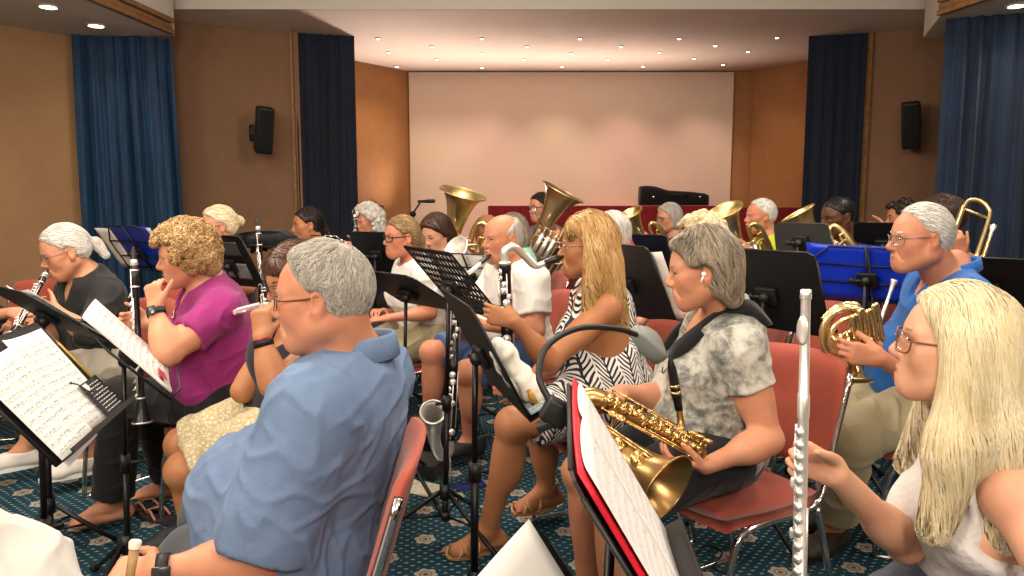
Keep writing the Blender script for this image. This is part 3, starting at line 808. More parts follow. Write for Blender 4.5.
# ------------------------------------------------------------------ the hall
def structure(name, mb, mat, **k):
    o = mb.build(name, mat, **k); o['kind'] = 'structure'; return o
def floor_at(px, py, d): p = W(px, py, d); return A(p[0], p[1], 0)
m = MB(); m.slab([(-9, -5, -.05), (9, -5, -.05), (9, 12, -.05), (-9, 12, -.05)], .1); structure('floor', m, M['carpet'])
ZC = 3.08; ZS = 2.8
def wallq(name, p, q, z0, z1, mat, th=.1, away=None):
    p = A(p[0], p[1], 0); q = A(q[0], q[1], 0); n = nrm(np.cross(q - p, (0, 0, 1)))
    if np.dot(n, (p + q) / 2 - A(0, 3, 0)) < 0: n = -n
    m = MB(); o = n * th / 2
    m.slab([p + o + A(0, 0, z0), q + o + A(0, 0, z0), q + o + A(0, 0, z1), p + o + A(0, 0, z1)], th); return structure(name, m, mat)
P2 = lambda px, d: W(px, 200, d)[:2]
# stage end: screen wall, splayed niche walls, panels between the drapes
sl, sr = P2(411, 10), P2(729, 10)
wallq('wall_back', P2(395, 10.05), P2(755, 10.05), 0, ZC, M['wall_niche'])
wallq('wall_stage_left', P2(410, 10), P2(300, 8.55), 0, ZC, M['wall_niche'])
wallq('wall_stage_right', P2(749, 10), P2(870, 8.5), 0, ZC, M['wall_niche'])
wallq('wall_left_panel', P2(216, 7.45), P2(303, 7.75), 0, ZC, M['wall_dark'])
wallq('wall_left_return', P2(150, 7.15), P2(217, 7.45), 0, ZC, M['wall_dark'])
wallq('wall_right_panel', P2(862, 7.75), P2(948, 7.4), 0, ZC, M['wall_dark'])
wallq('wall_right_return', P2(946, 7.4), P2(1040, 6.9), 0, ZC, M['wall_dark'])
a0, a1 = P2(88, 6.7), P2(0, 6.15); dd = nrm(a1 - a0)
wallq('wall_left', a0, a0 + dd * 3.2, 0, 3.2, M['wall'])
wallq('wall_left_jamb', P2(88, 6.71), P2(92, 7.3), 0, 3.2, M['wall'])
lf = a0 + dd * 3.2
wallq('wall_left_front', lf, (lf[0], -5), 0, 3.2, M['wall'])
wallq('wall_right_front', P2(1060, 6.5), (7.2, 3.5), 0, 3.2, M['wall']); wallq('wall_right', (7.2, 3.5), (7.2, -5), 0, 3.2, M['wall'])
wallq('wall_front', (-9, -5), (9, -5), 0, 3.3, M['wall'])
m = MB(); m.slab([(-9, 6.85, ZC + .03), (9, 6.85, ZC + .03), (9, 12, ZC + .03), (-9, 12, ZC + .03)], .06); structure('ceiling', m, M['ceiling'])
m = MB(); m.slab([(-9, -5, 3.25), (9, -5, 3.25), (9, 6.9, 3.25), (-9, 6.9, 3.25)], .06); structure('ceiling_front', m, M['ceiling_front'])
m = MB(); m.box((0, 6.87, 3.16), (18, .05, .17)); structure('trim_1', m, M['ceiling_front'])
# dropped side soffits with their timber edge
def soffit(name, e0, e1, side, trim):
    e0 = A(*e0, 0); e1 = A(*e1, 0); d = nrm(e1 - e0); e2 = e1 + d * 7.0; o = A(side * 6.0, 0, 0)
    if side < 0: poly = [e0, e2, e2 + o, A(-9, e0[1] + .1, 0), A(e0[0], e0[1] + .1, 0)]
    else: poly = [e0, e2, e2 + o, A(9, e0[1] + .8, 0), A(e0[0] + .3, e0[1] + .8, 0)]
    V = [p + A(0, 0, ZS) for p in poly] + [p + A(0, 0, 3.22) for p in poly]; k = len(poly)
    m = MB(); m.add(V, [tuple(range(k - 1, -1, -1)), tuple(range(k, 2 * k))] + [(i, (i + 1) % k, k + (i + 1) % k, k + i) for i in range(k)], 0, False)
    structure(name, m, M['ceiling_front'])
    m = MB(); nn = nrm(np.cross(d, (0, 0, 1)))
    nn = nn if nn[0] * side < 0 else -nn
    for q, (z, w) in enumerate(((ZS + .005, .05), (ZS + .05, .035), (ZS + .1, .05))):
        a = e0 + nn * .0 + A(0, 0, z); b = e2 + A(0, 0, z)
        m.box((a + b) / 2 + nn * w / 2, (np.linalg.norm(b - a), w, .04), np.stack((d, np.cross((0, 0, 1), d), A(0, 0, 1)), 1), 0, .006)
    structure(trim, m, M['wood_trim'])
soffit('ceiling_left_soffit', P2(178, 6.54), W(90, 0, 5.5)[:2], -1, 'trim_2')
soffit('ceiling_right_soffit', P2(930, 5.9), W(985, 0, 5.5)[:2], 1, 'trim_3')
# projection screen
m = MB(); zl = W(410, 72, 9.96)[2]; m.slab([(sl[0], 9.97, .005), (sr[0], 9.97, .005), (sr[0], 9.97, zl), (sl[0], 9.97, zl)], .02)
o = m.build('projection_screen', M['screen'], origin=(0, 9.97, 0)); tag(o, 'wide pale projection screen filling the end wall behind the band', 'screen')
# drapes: pleated sheets hanging in the openings
def drape(name, label, p, q, z1, pl=.11, amp=.06, seed=1, z0=.02, flare=0.0, mat='curtain'):
    p = A(p[0], p[1], 0); q = A(q[0], q[1], 0); d = nrm(q - p); n = np.cross(d, (0, 0, 1)); L = np.linalg.norm(q - p)
    k = int(L / pl * 14); r = np.random.RandomState(seed); V = []; rows = 16
    ph = np.cumsum(.75 + .5 * r.rand(k + 1)) * (2 * math.pi / 14)
    am = amp * (.7 + .5 * np.sin(np.arange(k + 1) * .13 + seed))
    for j in range(rows + 1):
        tz = j / rows; z = z1 + (z0 - z1) * tz
        for i in range(k + 1):
            t = i / k; w = math.sin(ph[i] + .5 * tz * math.sin(i * .11 + seed)) + .3 * math.sin(2.3 * ph[i] + tz * 2)
            off = (.35 + .65 * min(1, tz * 3)) * am[i] * w
            V.append(p + d * (L * t + flare * tz * t) + n * off + A(0, 0, z))
    V = V + [v + n * .006 for v in V]; c = k + 1; T = (rows + 1) * c; Fs = []
    for j in range(rows):
        for i in range(k):
            a = j * c + i; Fs.append((a, a + 1, a + c + 1, a + c)); Fs.append((T + a, T + a + c, T + a + c + 1, T + a + 1))
    m = MB(); m.add(V, Fs); o = m.build(name, M[mat], origin=(p + q) / 2); tag(o, label, 'curtain'); return o
drape('curtain', 'wide blue pleated curtain at the left, beside the tan wall below the soffit with downlights', P2(83, 6.6), P2(180, 6.75), ZS, seed=1, flare=.07)
drape('curtain', 'narrow dark blue curtain between the left wall speaker and the stage niche', W(294, 33, 7.78)[:2], W(354, 33, 7.95)[:2], ZC, seed=2, amp=.04, mat='curtain_deep_shade')
drape('curtain', 'narrow dark blue curtain right of the projection screen, behind the seated man in navy shirt', W(809, 33, 7.95)[:2], W(869, 32, 7.78)[:2], ZC, seed=3, amp=.04, mat='curtain_deep_shade')
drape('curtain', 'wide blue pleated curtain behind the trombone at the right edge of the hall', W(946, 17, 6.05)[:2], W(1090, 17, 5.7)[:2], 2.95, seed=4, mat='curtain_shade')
for px, d in ((291, 7.72), (871, 7.7)):
    b = W(px, 34, d); m = MB(); m.box((b[0], b[1], ZC / 2), (.028, .05, ZC)); structure('trim_4' if px < 500 else 'trim_5', m, M['wood_trim'])
# loudspeakers on wall brackets
def wall_speaker(label, px, py, d, lean, wallpx):
    c = W(px, py, d); o = empty('wall_speaker', c, label, 'speaker', 'black wall loudspeakers')
    R = Rz(rad(lean * 25)) @ Rx(rad(12)) @ Ry(rad(lean * 4)); m = MB(); m.box(c, (.16, .2, .44), R, 0, .02); m.build('cabinet', M['black_plastic'], o)
    m = MB(); m.box(c + R @ A(0, -.104, 0), (.13, .012, .4), R, 0, .005); m.build('grille', plain('#0a0a0a', .9), o)
    w = W(wallpx, py + 2, d + .1); w[1] = d + .26; m = MB(); m.box((w + c) / 2, (abs(w[0] - c[0]), .05, .05)); m.box(w, (.08, .16, .16), None, 0, .01); m.tube([c, w], .02); m.build('bracket', M['black_metal'], o)
wall_speaker('black loudspeaker on the left panel wall between two blue curtains', 264, 130, 7.3, 1, 250)
wall_speaker('black loudspeaker on the right panel wall beside the wide curtain', 911, 125, 7.3, -1, 922)
# recessed lamps
def downlight(px, py, z, r, label, group, star=False):
    c = WZ(px, py, z); o = empty('star_lamp' if star else 'downlight', c, label, 'ceiling light', group)
    m = MB(); k = 14
    m.lathe([(0, r * 1.25), (.012, r * 1.25), (.012, r), (0, r)], c - A(0, 0, .012), c, k); m.build('rim', M['chrome'] if star else plain('#cfc8bb', .4), o)
    m = MB(); m.ball(c - A(0, 0, .002), (r * .95, r * .95, .01), None, 12); m.build('bulb', M['lamp_star'] if star else M['lamp'], o)
    return c
downlight(48, 6, ZS, .06, 'round recessed downlight in the left soffit, the one nearer the corner of the picture', None)
downlight(96, 25, ZS, .06, 'round recessed downlight in the left soffit, the one nearer the blue curtain', None)
downlight(1017, 5, ZS, .06, 'round recessed downlight in the right soffit', None)
STARS = [(378, 38), (389, 52), (397, 66), (432, 46), (437, 59), (482, 38), (482, 53), (482, 67), (527, 46), (524, 59), (562, 66), (571, 53), (580, 38), (608, 59), (621, 46), (643, 66), (659, 52), (679, 38), (694, 58), (715, 45), (723, 64), (748, 51), (777, 37)]
for i, (x, y) in enumerate(STARS):
    downlight(x, y, ZC, .021, 'tiny lit star lamp in the stage ceiling', 'star lamps in the stage ceiling', True)
# red draped barrier at the back of the stage and the case lying on it
def red_table(px0, px1, d, ztop, label):
    a, b = W(px0, 210, d), W(px1, 210, d); m = MB(); V = []; k = 60
    o = empty('draped_table', ((a[0] + b[0]) / 2, d, 0), label, 'table')
    m.box(((a[0] + b[0]) / 2, d + .3, ztop), (b[0] - a[0], .62, .03), None, 0, .008); m.build('tabletop', M['red_cloth'], o)
    m = MB(); rows = 6
    for j in range(rows + 1):
        for i in range(k * 4 + 1):
            t = i / (k * 4); V.append(A(a[0] + (b[0] - a[0]) * t, d - .012 - .014 * (1 + math.sin(i * .85 + .4 * math.sin(i * .07))) * (.2 + .8 * j / rows), ztop - ztop * .98 * j / rows))
    c = k * 4 + 1; m.add(V + [v + A(0, .006, 0) for v in V], [(j * c + i, j * c + i + 1, (j + 1) * c + i + 1, (j + 1) * c + i) for j in range(rows) for i in range(k * 4)] + [(q + (rows + 1) * c) for q in ()] if False else [(j * c + i, j * c + i + 1, (j + 1) * c + i + 1, (j + 1) * c + i) for j in range(rows) for i in range(k * 4)])
    m.build('skirt', M['red_cloth'], o)
    return o
red_table(488, 717, 9.0, 1.31, 'long high table draped in dark red cloth in front of the projection screen')
red_table(724, 803, 8.9, 1.29, 'short table draped in dark red cloth behind the man in the yellow shirt')
def trombone_case():
    o = empty('instrument_case', W(672, 206, 9.2), 'long black instrument case lying on the red draped table', 'case')
    z = 1.328; f = lambda px: W(px, 200, 9.2)[0]
    m = MB(); prof = [(640, .12, .235), (646, .13, .245), (655, .12, .235), (668, .09, .185), (690, .085, .17), (704, .08, .15), (708, .07, .13)]
    V = []; n = 16
    for (px, w, h) in prof:
        for j in range(n):
            an = 2 * math.pi * j / n; ca, sa = math.cos(an), math.sin(an)
            V.append(A(f(px), 9.22 + w * math.copysign(abs(ca) ** .5, ca), z + h / 2 + h / 2 * math.copysign(abs(sa) ** .5, sa)))
    Fs = [(i * n + j, i * n + (j + 1) % n, (i + 1) * n + (j + 1) % n, (i + 1) * n + j) for i in range(len(prof) - 1) for j in range(n)] + [tuple(range(n - 1, -1, -1)), tuple((len(prof) - 1) * n + j for j in range(n))]
    m.add(V, Fs); m.build('shell', M['black_cloth'], o)
    m = MB(); m.spline([A(f(668), 9.1, z + .1), A(f(672), 9.06, z + .13), A(f(682), 9.06, z + .13), A(f(686), 9.1, z + .1)], .008); m.build('handle', M['black_plastic'], o)
    for px in (652, 698): m = MB(); m.box(A(f(px), 9.1, z + .1), (.03, .02, .03), None, 0, .004); m.build('latch', M['chrome'], o)
trombone_case()
# small dark switch plate on the niche wall
c = W(381, 208, 9.55); m = MB(); m.box(c, (.09, .03, .06), Rz(rad(-40)), 0, .006); m.box(c + A(.01, -.02, 0), (.03, .02, .03), Rz(rad(-40)), 0, .004)
tag(m.build('wall_socket', M['black_plastic'], origin=c), 'small dark socket box on the orange niche wall left of the screen', 'socket')
# ------------------------------------------------------------------ chairs
def make_chair():
    o = empty('stacking_chair', (0, 0, 0)); m = MB()
    # seat pad: dished, rounded cushion
    n = 14; V = []; 
    def prof(u, v):  # u,v in -1..1
        x = .02 + .225 * u; y = .225 * v * (1 - .04 * (u < 0) * abs(u))
        edge = max(abs(u), abs(v)); z = .435 + .018 * (1 - edge ** 4) - .03 * max(0, u - .6) ** 1.5 * 2 - .012 * math.cos(u * 1.4) * (1 - v * v)
        return x, y, z
    g = [i / n * 2 - 1 for i in range(n + 1)]
    sq = lambda u, v: (u * math.sqrt(1 - v * v * .18), v * math.sqrt(1 - u * u * .18))
    for u in g:
        for v in g: V.append(prof(*sq(u, v)))
    for u in g:
        for v in g:
            x, y, z = prof(*sq(u, v)); V.append((x * .985, y * .985, .405 - .03 * max(0, u - .6) ** 1.5 * 2))
    c = n + 1; T = c * c; Fs = []
    for i in range(n):
        for j in range(n):
            a = i * c + j; Fs += [(a, a + c, a + c + 1, a + 1), (T + a, T + a + 1, T + a + c + 1, T + a + c)]
    for i in range(n):
        for (a, b) in ((i * c, (i + 1) * c), ((i + 1) * c + n, i * c + n), (i + 1, i), (n * c + i, n * c + i + 1)): Fs.append((a, b, T + b, T + a))
    m.add(V, Fs); m.build('seat', M['coral'], o, local=True)
    m = MB(); V = []
    for s in (0, 1):
        for i in range(n + 1):
            v = i / n * 2 - 1
            for j in range(n + 1):
                w = j / n * 2 - 1
                vv, ww = sq(v, w); y = (.225 - .012 * ww) * vv; z = .685 + .185 * ww; x = -.18 - .11 * (z - .5) / .37 - .028 * (1 - vv * vv) + .012 * s * 2 * (1 - max(abs(v), abs(w)) ** 6) + (.0 if s else -.012)
                V.append((x, y, z))
    Fs = []
    for i in range(n):
        for j in range(n):
            a = i * c + j; Fs += [(a, a + 1, a + c + 1, a + c), (T + a, T + a + c, T + a + c + 1, T + a + 1)]
    for i in range(n):
        for (a, b) in ((i * c, (i + 1) * c), ((i + 1) * c + n, i * c + n), (i + 1, i), (n * c + i, n * c + i + 1)): Fs.append((a, b, T + b, T + a))
    m.add(V, Fs); m.build('backrest', M['coral'], o, local=True)
    for y in (.222, -.222):
        m = MB(); m.spline([(-.285, y, .82), (-.218, y, .60), (-.178, y, .45), (-.1, y, .402), (.12, y, .398), (.2, y, .36), (.235, y, .2), (.25, y, .03), (.23, y, .012), (.1, y, .011), (-.15, y, .011), (-.24, y, .012), (-.255, y, .04), (-.2, y, .25), (-.15, y, .402)], .0105, 8, 5)
        m.build('leg', M['chrome'], o, local=True)
    m = MB(); m.tube([(-.1, -.222, .394), (-.1, .222, .394)], .009); m.tube([(.14, -.222, .39), (.14, .222, .39)], .009); m.build('crossbar', M['chrome'], o, local=True)
    return o
_chair = make_chair(); _chair_used = []
def chair(label, x, y, yaw, group=None, z=0.0):
    if _chair_used: o = copy_tree(_chair)
    else: o = _chair
    _chair_used.append(o); o.location = (float(x), float(y), z); o.rotation_euler = (0, 0, rad(yaw)); tag(o, label, 'chair', group); return o
# ------------------------------------------------------------------ music stands and what lies on them
def desk_frame(c, yaw, tilt, roll=0):
    n = A(math.cos(rad(yaw)) * math.cos(rad(tilt)), math.sin(rad(yaw)) * math.cos(rad(tilt)), math.sin(rad(tilt)))
    x = nrm(np.cross((0, 0, 1), n)); y = np.cross(n, x)
    if roll: x, y = x * math.cos(rad(roll)) + y * math.sin(rad(roll)), y * math.cos(rad(roll)) - x * math.sin(rad(roll))
    return A(c), np.stack((x, y, n), 1)
def stand(label, c, yaw, tilt, w=.5, h=.34, style='solid', roll=0, foot=None, legyaw=0, mat=None, base='tripod', legr=.3, group=None, lip=.05, post=.011, hubz=.2):
    c, R = desk_frame(c, yaw, tilt, roll); L = lambda u, v, z=0.0: c + R @ A(u, v, z)
    fx, fy = foot if foot is not None else (c[0] - R[0, 2] * .05, c[1] - R[1, 2] * .05)
    o = empty('music_stand', (fx, fy, 0), label, 'music stand', group); mat = mat or M['desk_black']
    m = MB()
    if style == 'wire':
        for v in np.linspace(-h / 2, h / 2, 4): m.tube([L(-w / 2 * (1 if v < h / 4 else .6), v), L(w / 2 * (1 if v < h / 4 else .6), v)], .004, 6)
        for u in (-w / 2, w / 2): m.tube([L(u, -h / 2), L(u, h / 6), L(u * .6, h / 2)], .004, 6)
        m.tube([L(0, -h / 2), L(0, h / 2)], .006, 6); m.tube([L(-w / 2, -h / 2, .045), L(w / 2, -h / 2, .045)], .004, 6)
        for u in (-w / 2, w / 2): m.tube([L(u, -h / 2), L(u, -h / 2, .045)], .004, 6)
    elif style == 'holes':
        nu, nv = 14, 9; bar = .012
        for i in range(nu + 1): m.box(L(-w / 2 + w * i / nu, 0), (bar if 0 < i < nu else .02, h, .004), R)
        for j in range(nv + 1): m.box(L(0, -h / 2 + h * j / nv), (w, bar if 0 < j < nv else .02, .0042), R)
    else:
        r = .03; V = []; q = [(-w / 2, -h / 2), (w / 2, -h / 2), (w / 2, h / 2 - r), (w / 2 - r * .3, h / 2 - r * .3), (w / 2 - r, h / 2), (-w / 2 + r, h / 2), (-w / 2 + r * .3, h / 2 - r * .3), (-w / 2, h / 2 - r)]
        k = len(q); m.add([L(u, v, .0025) for u, v in q] + [L(u, v, -.0025) for u, v in q], [tuple(range(k)), tuple(range(2 * k - 1, k - 1, -1))] + [(i, k + i, k + (i + 1) % k, (i + 1) % k) for i in range(k)], 0, False)
        m.tube([L(-w / 2 + r, h / 2), L(w / 2 - r, h / 2)], .004, 6); m.tube([L(-w / 2, -h / 2), L(-w / 2, h / 2 - r)], .004, 6); m.tube([L(w / 2, -h / 2), L(w / 2, h / 2 - r)], .004, 6)
    m.build('desk', mat, o)
    if style != 'wire':
        m = MB(); m.slab([L(-w / 2, -h / 2, -.0025), L(w / 2, -h / 2, -.0025), L(w / 2, -h / 2, lip), L(-w / 2, -h / 2, lip)], .004); m.slab([L(-w / 2, -h / 2, lip), L(w / 2, -h / 2, lip), L(w / 2, -h / 2 + .012, lip), L(-w / 2, -h / 2 + .012, lip)], .004); m.build('ledge', mat, o)
    m = MB(); top = L(0, -.02, -.02); m.box(L(0, -.02, -.014), (.09, .07, .02), R, 0, .004); m.ball(L(0, -.02, -.03), .022); m.tube([L(.02, -.02, -.03), L(.06, -.02, -.03)], .008); m.ball(L(.065, -.02, -.03), .014)
    m.build('tilt_joint', M['black_plastic'], o)
    pt = L(0, -.02, -.035); b = A(fx, fy, hubz); m = MB(); mid = lerp(b, pt, .45)
    m.tube([mid, pt], post * .75, 10); m.tube([A(fx, fy, hubz * .5), mid], post, 10); m.build('post', M['black_metal'], o)
    m = MB(); m.tube([mid - A(0, 0, .03), mid + A(0, 0, .03)], post * 1.7, 10); m.tube([mid, mid + A(math.cos(rad(legyaw)), math.sin(rad(legyaw)), 0) * .045], .007); m.build('clutch', M['black_plastic'], o)
    if base == 'tripod':
        m = MB(); m.tube([b - A(0, 0, .03), b + A(0, 0, .03)], post * 2, 10); m.tube([A(fx, fy, hubz * .42), A(fx, fy, hubz * .58)], post * 1.8, 10); m.tube([A(fx, fy, hubz * .4), b], post * 1.15, 10); m.build('hub', M['black_plastic'], o)
        for i in range(3):
            an = rad(legyaw + 120 * i); d = A(math.cos(an), math.sin(an), 0); e = A(fx, fy, .012) + d * legr
            m = MB(); m.tube([b + d * .02, lerp(b, e, .7), e], .0095, 8); m.tube([A(fx, fy, hubz * .5) + d * .015, lerp(b, e, .5)], .005, 6)
            lg = m.build('leg', M['black_metal'], o); m = MB(); m.tube([lerp(b, e, .93), e + d * .012], .014, 8); m.build('foot_cap', M['rubber'], lg)
    else:
        m = MB(); m.lathe([(0, .17), (.012, .172), (.03, .15), (.06, .09), (.1, .04), (.15, .022), (.16, post)], (fx, fy, .0), (fx, fy, 1), 28); m.add([(fx + .17 * math.cos(i * .2244), fy + .17 * math.sin(i * .2244), 0.001) for i in range(28)], [tuple(range(27, -1, -1))])
        m.build('weighted_base', M['black_metal'], o)
    return dict(o=o, c=c, R=R, w=w, h=h, L=L)
def sheet(label, st, u, v, w, h, mat='paper', roll=0, z=.006, curl=.012, th=.0012, name='sheet_music', group=None, cat='sheet music'):
    """one sheet or booklet standing on a desk; u,v = centre on the desk"""
    L = st['L']; cr, sr = math.cos(rad(roll)), math.sin(rad(roll)); nu, nv = 8, 8; V = []; UV = []
    for s in (0, 1):
        for j in range(nv + 1):
            for i in range(nu + 1):
                a, b = (i / nu - .5) * w, (j / nv - .5) * h; zz = z + th * (1 - s) + curl * (2 * abs(i / nu - .5)) ** 2.5 * (.3 + .7 * j / nv)
                V.append(L(u + a * cr - b * sr, v + a * sr + b * cr, zz)); UV.append((i / nu, j / nv))
    c = nu + 1; T = c * (nv + 1); Fs = []
    for j in range(nv):
        for i in range(nu): a = j * c + i; Fs += [(a, a + 1, a + c + 1, a + c), (T + a, T + a + c, T + a + c + 1, T + a + 1)]
    for i in range(nu): Fs += [(i, T + i, T + i + 1, i + 1), (nv * c + i + 1, T + nv * c + i + 1, T + nv * c + i, nv * c + i)]
    for j in range(nv): a = j * c; b = a + c; Fs += [(b, T + b, T + a, a), (a + nu, T + a + nu, T + b + nu, b + nu)]
    m = MB(); m.add(V, Fs); o = m.build(name, M[mat] if isinstance(mat, str) else mat, origin=L(u, v)); uv = o.data.uv_layers.new(name='UVMap')
    for lp in o.data.loops: uv.data[lp.index].uv = UV[lp.vertex_index]
    tag(o, label, cat, group); return o
# ------------------------------------------------------------------ wind instruments
def keywork(m, a, b, n, t0, t1, r, cups=6, rod=2, size=.009, seed=1, mi=0):
    a, b, n = A(a), A(b), nrm(n); d = nrm(b - a); n = nrm(n - d * np.dot(n, d)); s = np.cross(d, n); rr = random.Random(seed); P = lambda t: lerp(a, b, t)
    for q in range(rod):
        o = n * (r + .006) * math.cos(.5 + q * .9) + s * (r + .006) * math.sin(.5 + q * .9) * (1 if q % 2 else -1)
        u0, u1 = sorted((t0 + rr.random() * .15 * (t1 - t0), t1 - rr.random() * .2 * (t1 - t0))); m.tube([P(u0) + o, P(u1) + o], .0022, 6, mi)
        for w in np.linspace(u0, u1, 5): m.tube([P(w) + o * .75, P(w) + o], .0018, 5, mi); m.ball(P(w) + o, .0027, None, 6, mi)
    for i in range(cups):
        t = t0 + (t1 - t0) * (i + .5) / cups; ang = rr.uniform(-.9, .9); o = n * math.cos(ang) + s * math.sin(ang); z = size * rr.uniform(.75, 1.15)
        m.tube([P(t) + o * (r + .001), P(t) + o * (r + .0055)], z, 10, mi); m.tube([P(t) + o * (r + .004), P(t + .05 * (t1 - t0)) + o * (r + .009) + s * .006], .0025, 5, mi)
def clarinet(label, a, b, n, key=None, group=None):
    """mouthpiece tip a, bell rim b"""
    a, b = A(a), A(b); Lt = np.linalg.norm(b - a); k = Lt / .66; o = empty('clarinet', b, label, 'clarinet', group)
    m = MB(); m.lathe([(0, .003), (.01 * k, .006), (.03 * k, .010), (.07 * k, .0125), (.088 * k, .0125), (.09 * k, .014), (.15 * k, .0145), (.152 * k, .0125), (.38 * k, .013), (.382 * k, .0145), (.40 * k, .0145), (.402 * k, .013), (.55 * k, .0135), (.565 * k, .016), (.60 * k, .018), (.63 * k, .024), (.655 * k, .033), (.66 * k, .034), (.655 * k, .03), (.60 * k, .012)], a, b, 16)
    m.build('body', M['black_wood'], o)
    m = MB()
    for t in (.09, .151, .385, .40, .565, .655): m.lathe([(t * k - .003, .0148 if t < .5 else (.0165 if t < .6 else .0345)), (t * k - .003, .0158 if t < .5 else (.0175 if t < .6 else .0355)), (t * k + .003, .0158 if t < .5 else (.0178 if t < .6 else .0358)), (t * k + .003, .0148 if t < .5 else .0165)], a, b, 16)
    nn_ = nrm(A(n) - nrm(b - a) * np.dot(A(n), nrm(b - a))); m.tube([lerp(a, b, .13) + nn_ * .0145, lerp(a, b, .97) + nn_ * .0145], .002, 6)
    keywork(m, a, b, n, .25, .57, .012, 7, 2, .0072, 2); keywork(m, a, b, n, .62, .86, .0125, 6, 2, .008, 3); m.build('keywork', M['silver'], o)
    m = MB(); m.lathe([(.05 * k, .0115), (.052 * k, .0128), (.07 * k, .0138), (.072 * k, .0125)], a, b, 14); m.build('ligature', M['silver'], o); return o
def bass_clarinet(label, top, bot, neck, belldir, n, bell=True, peg=True, key=None, bell_pts=None):
    """top/bottom of the straight black body; neck = silver crook points from the top; bell sweeps up from the bottom"""
    top, bot = A(top), A(bot); o = empty('bass_clarinet', bot, label, 'bass clarinet'); m = MB(); L = np.linalg.norm(bot - top)
    m.lathe([(0, .018), (.004, .0215), (.03, .0215), (.032, .0195), (L * .48, .0205), (L * .485, .023), (L * .53, .023), (L * .535, .0205), (L - .02, .021), (L - .015, .0235), (L, .0235)], top, bot, 16); m.add([top + .0 * top], []) if False else None
    m.build('body', M['black_wood'], o); m = MB(); keywork(m, top, bot, n, .05, .46, .0175, 9, 4, .013, 5); keywork(m, top, bot, n, .54, .97, .0185, 9, 4, .015, 6)
    for t in (.01, .5, .985): c = lerp(top, bot, t); m.tube([c - nrm(bot - top) * .006, c + nrm(bot - top) * .006], .0225, 14)
    m.build('keywork', M['silver'], o)
    if neck is not None:
        m = MB(); m.spline([top] + [A(q) for q in neck], [.0145, .0145, .0135, .0125, .0115, .0105], 12, 7); m.build('neck', M['silver'], o)
        e = A(neck[-1]); d = nrm(e - A(neck[-2])); m = MB(); m.lathe([(-.02, .012), (0, .0135), (.03, .0145), (.06, .013), (.085, .006), (.09, .003)], e, e + d, 12); m.build('mouthpiece', M['black_wood'], o)
    if bell:
        pts = bell_pts or [bot, bot + A(0, 0, -.05), bot + A(0, 0, -.08) + A(belldir) * .05, bot + A(0, 0, -.04) + A(belldir) * .11, bot + A(0, 0, .03) + A(belldir) * .13, bot + A(0, 0, .075) + A(belldir) * .14]
        P = catmull(pts, 6); R = np.interp(np.linspace(0, 1, len(P)), [0, .3, .6, .8, .93, 1], [.021, .023, .028, .035, .044, .058]); m = MB(); m.tube(P, R, 20, cap=False)
        Pi = [q for q in P[::-1]]; m.tube(Pi, [x - .002 for x in R[::-1]], 20, cap=False); m.tube([P[-1] + .075 * (math.cos(t) * np.cross(nrm(P[-1] - P[-2]), A(0, 1, .2)) + 0) for t in ()], .003) if False else None
        dB = nrm(P[-1] - P[-3]); bell_mesh(m, P[-1] + dB * .012, dB, .056, .05, .04, 24, 0, .004); m.build('bell', M['silver'], o)
    if peg: m = MB(); m.tube([bot - A(0, 0, .05), A(bot[0], bot[1], .0)], .004, 6); m.build('floor_peg', M['silver'], o)
    return o
def flute(label, a, b, n, group=None):
    """head crown a, foot end b"""
    a, b = A(a), A(b); L = np.linalg.norm(b - a); d = nrm(b - a); o = empty('flute', b, label, 'flute', group); m = MB()
    m.lathe([(0, .003), (.001, .0098), (.018, .0105), (.019, .0088), (.02, .0085), (.19 * L / .67, .0092), (.192 * L / .67, .0108), (.235 * L / .67, .0108), (.237 * L / .67, .0096), (.56 * L / .67, .0096), (.561 * L / .67, .0112), (.585 * L / .67, .0112), (.586 * L / .67, .0096), (L - .003, .0096), (L, .0105), (L, .007)], a, b, 20); m.build('tube', M['silver'], o)
    n = nrm(A(n) - d * np.dot(A(n), d)); m = MB(); c = a + d * .075 * L / .67 + n * .009; m.ball(c, (.028, .012, .005), basis(d, n), 14); m.build('lip_plate', M['silver'], o)
    m = MB(); s = np.cross(d, n); P = lambda t: a + d * t * L / .67
    for t in [.262, .285, .308, .33, .352, .374, .40, .424, .448, .474, .498, .522, .60, .625]: m.tube([P(t) + n * .0098, P(t) + n * .0135], .0085, 14); m.tube([P(t) + n * .0135, P(t) + n * .0142], .0065, 14)
    m.tube([P(.25) + s * .0135, P(.545) + s * .0135], .0023, 8); m.tube([P(.57) + s * .0135, P(.65) + s * .0135], .0023, 8); m.tube([P(.40) - s * .013 + n * .003, P(.53) - s * .013 + n * .003], .002, 8)
    for t in np.linspace(.255, .54, 9): m.ball(P(t) + s * .0135, .0028, None, 8); m.tube([P(t) + s * .009, P(t) + s * .0135], .0016, 6); m.tube([P(t) + s * .0135, P(t + .01) + n * .0125], .002, 6)
    for t in (.575, .605, .64): m.ball(P(t) + s * .0135, .0036, None, 8)
    for t, q in ((.36, 1), (.455, 1), (.535, -1), (.575, 1)): m.ball(P(t) + s * .017 * q + n * .004, (.012, .0045, .003), basis(d, n), 10)
    m.build('keywork', M['silver'], o); return o
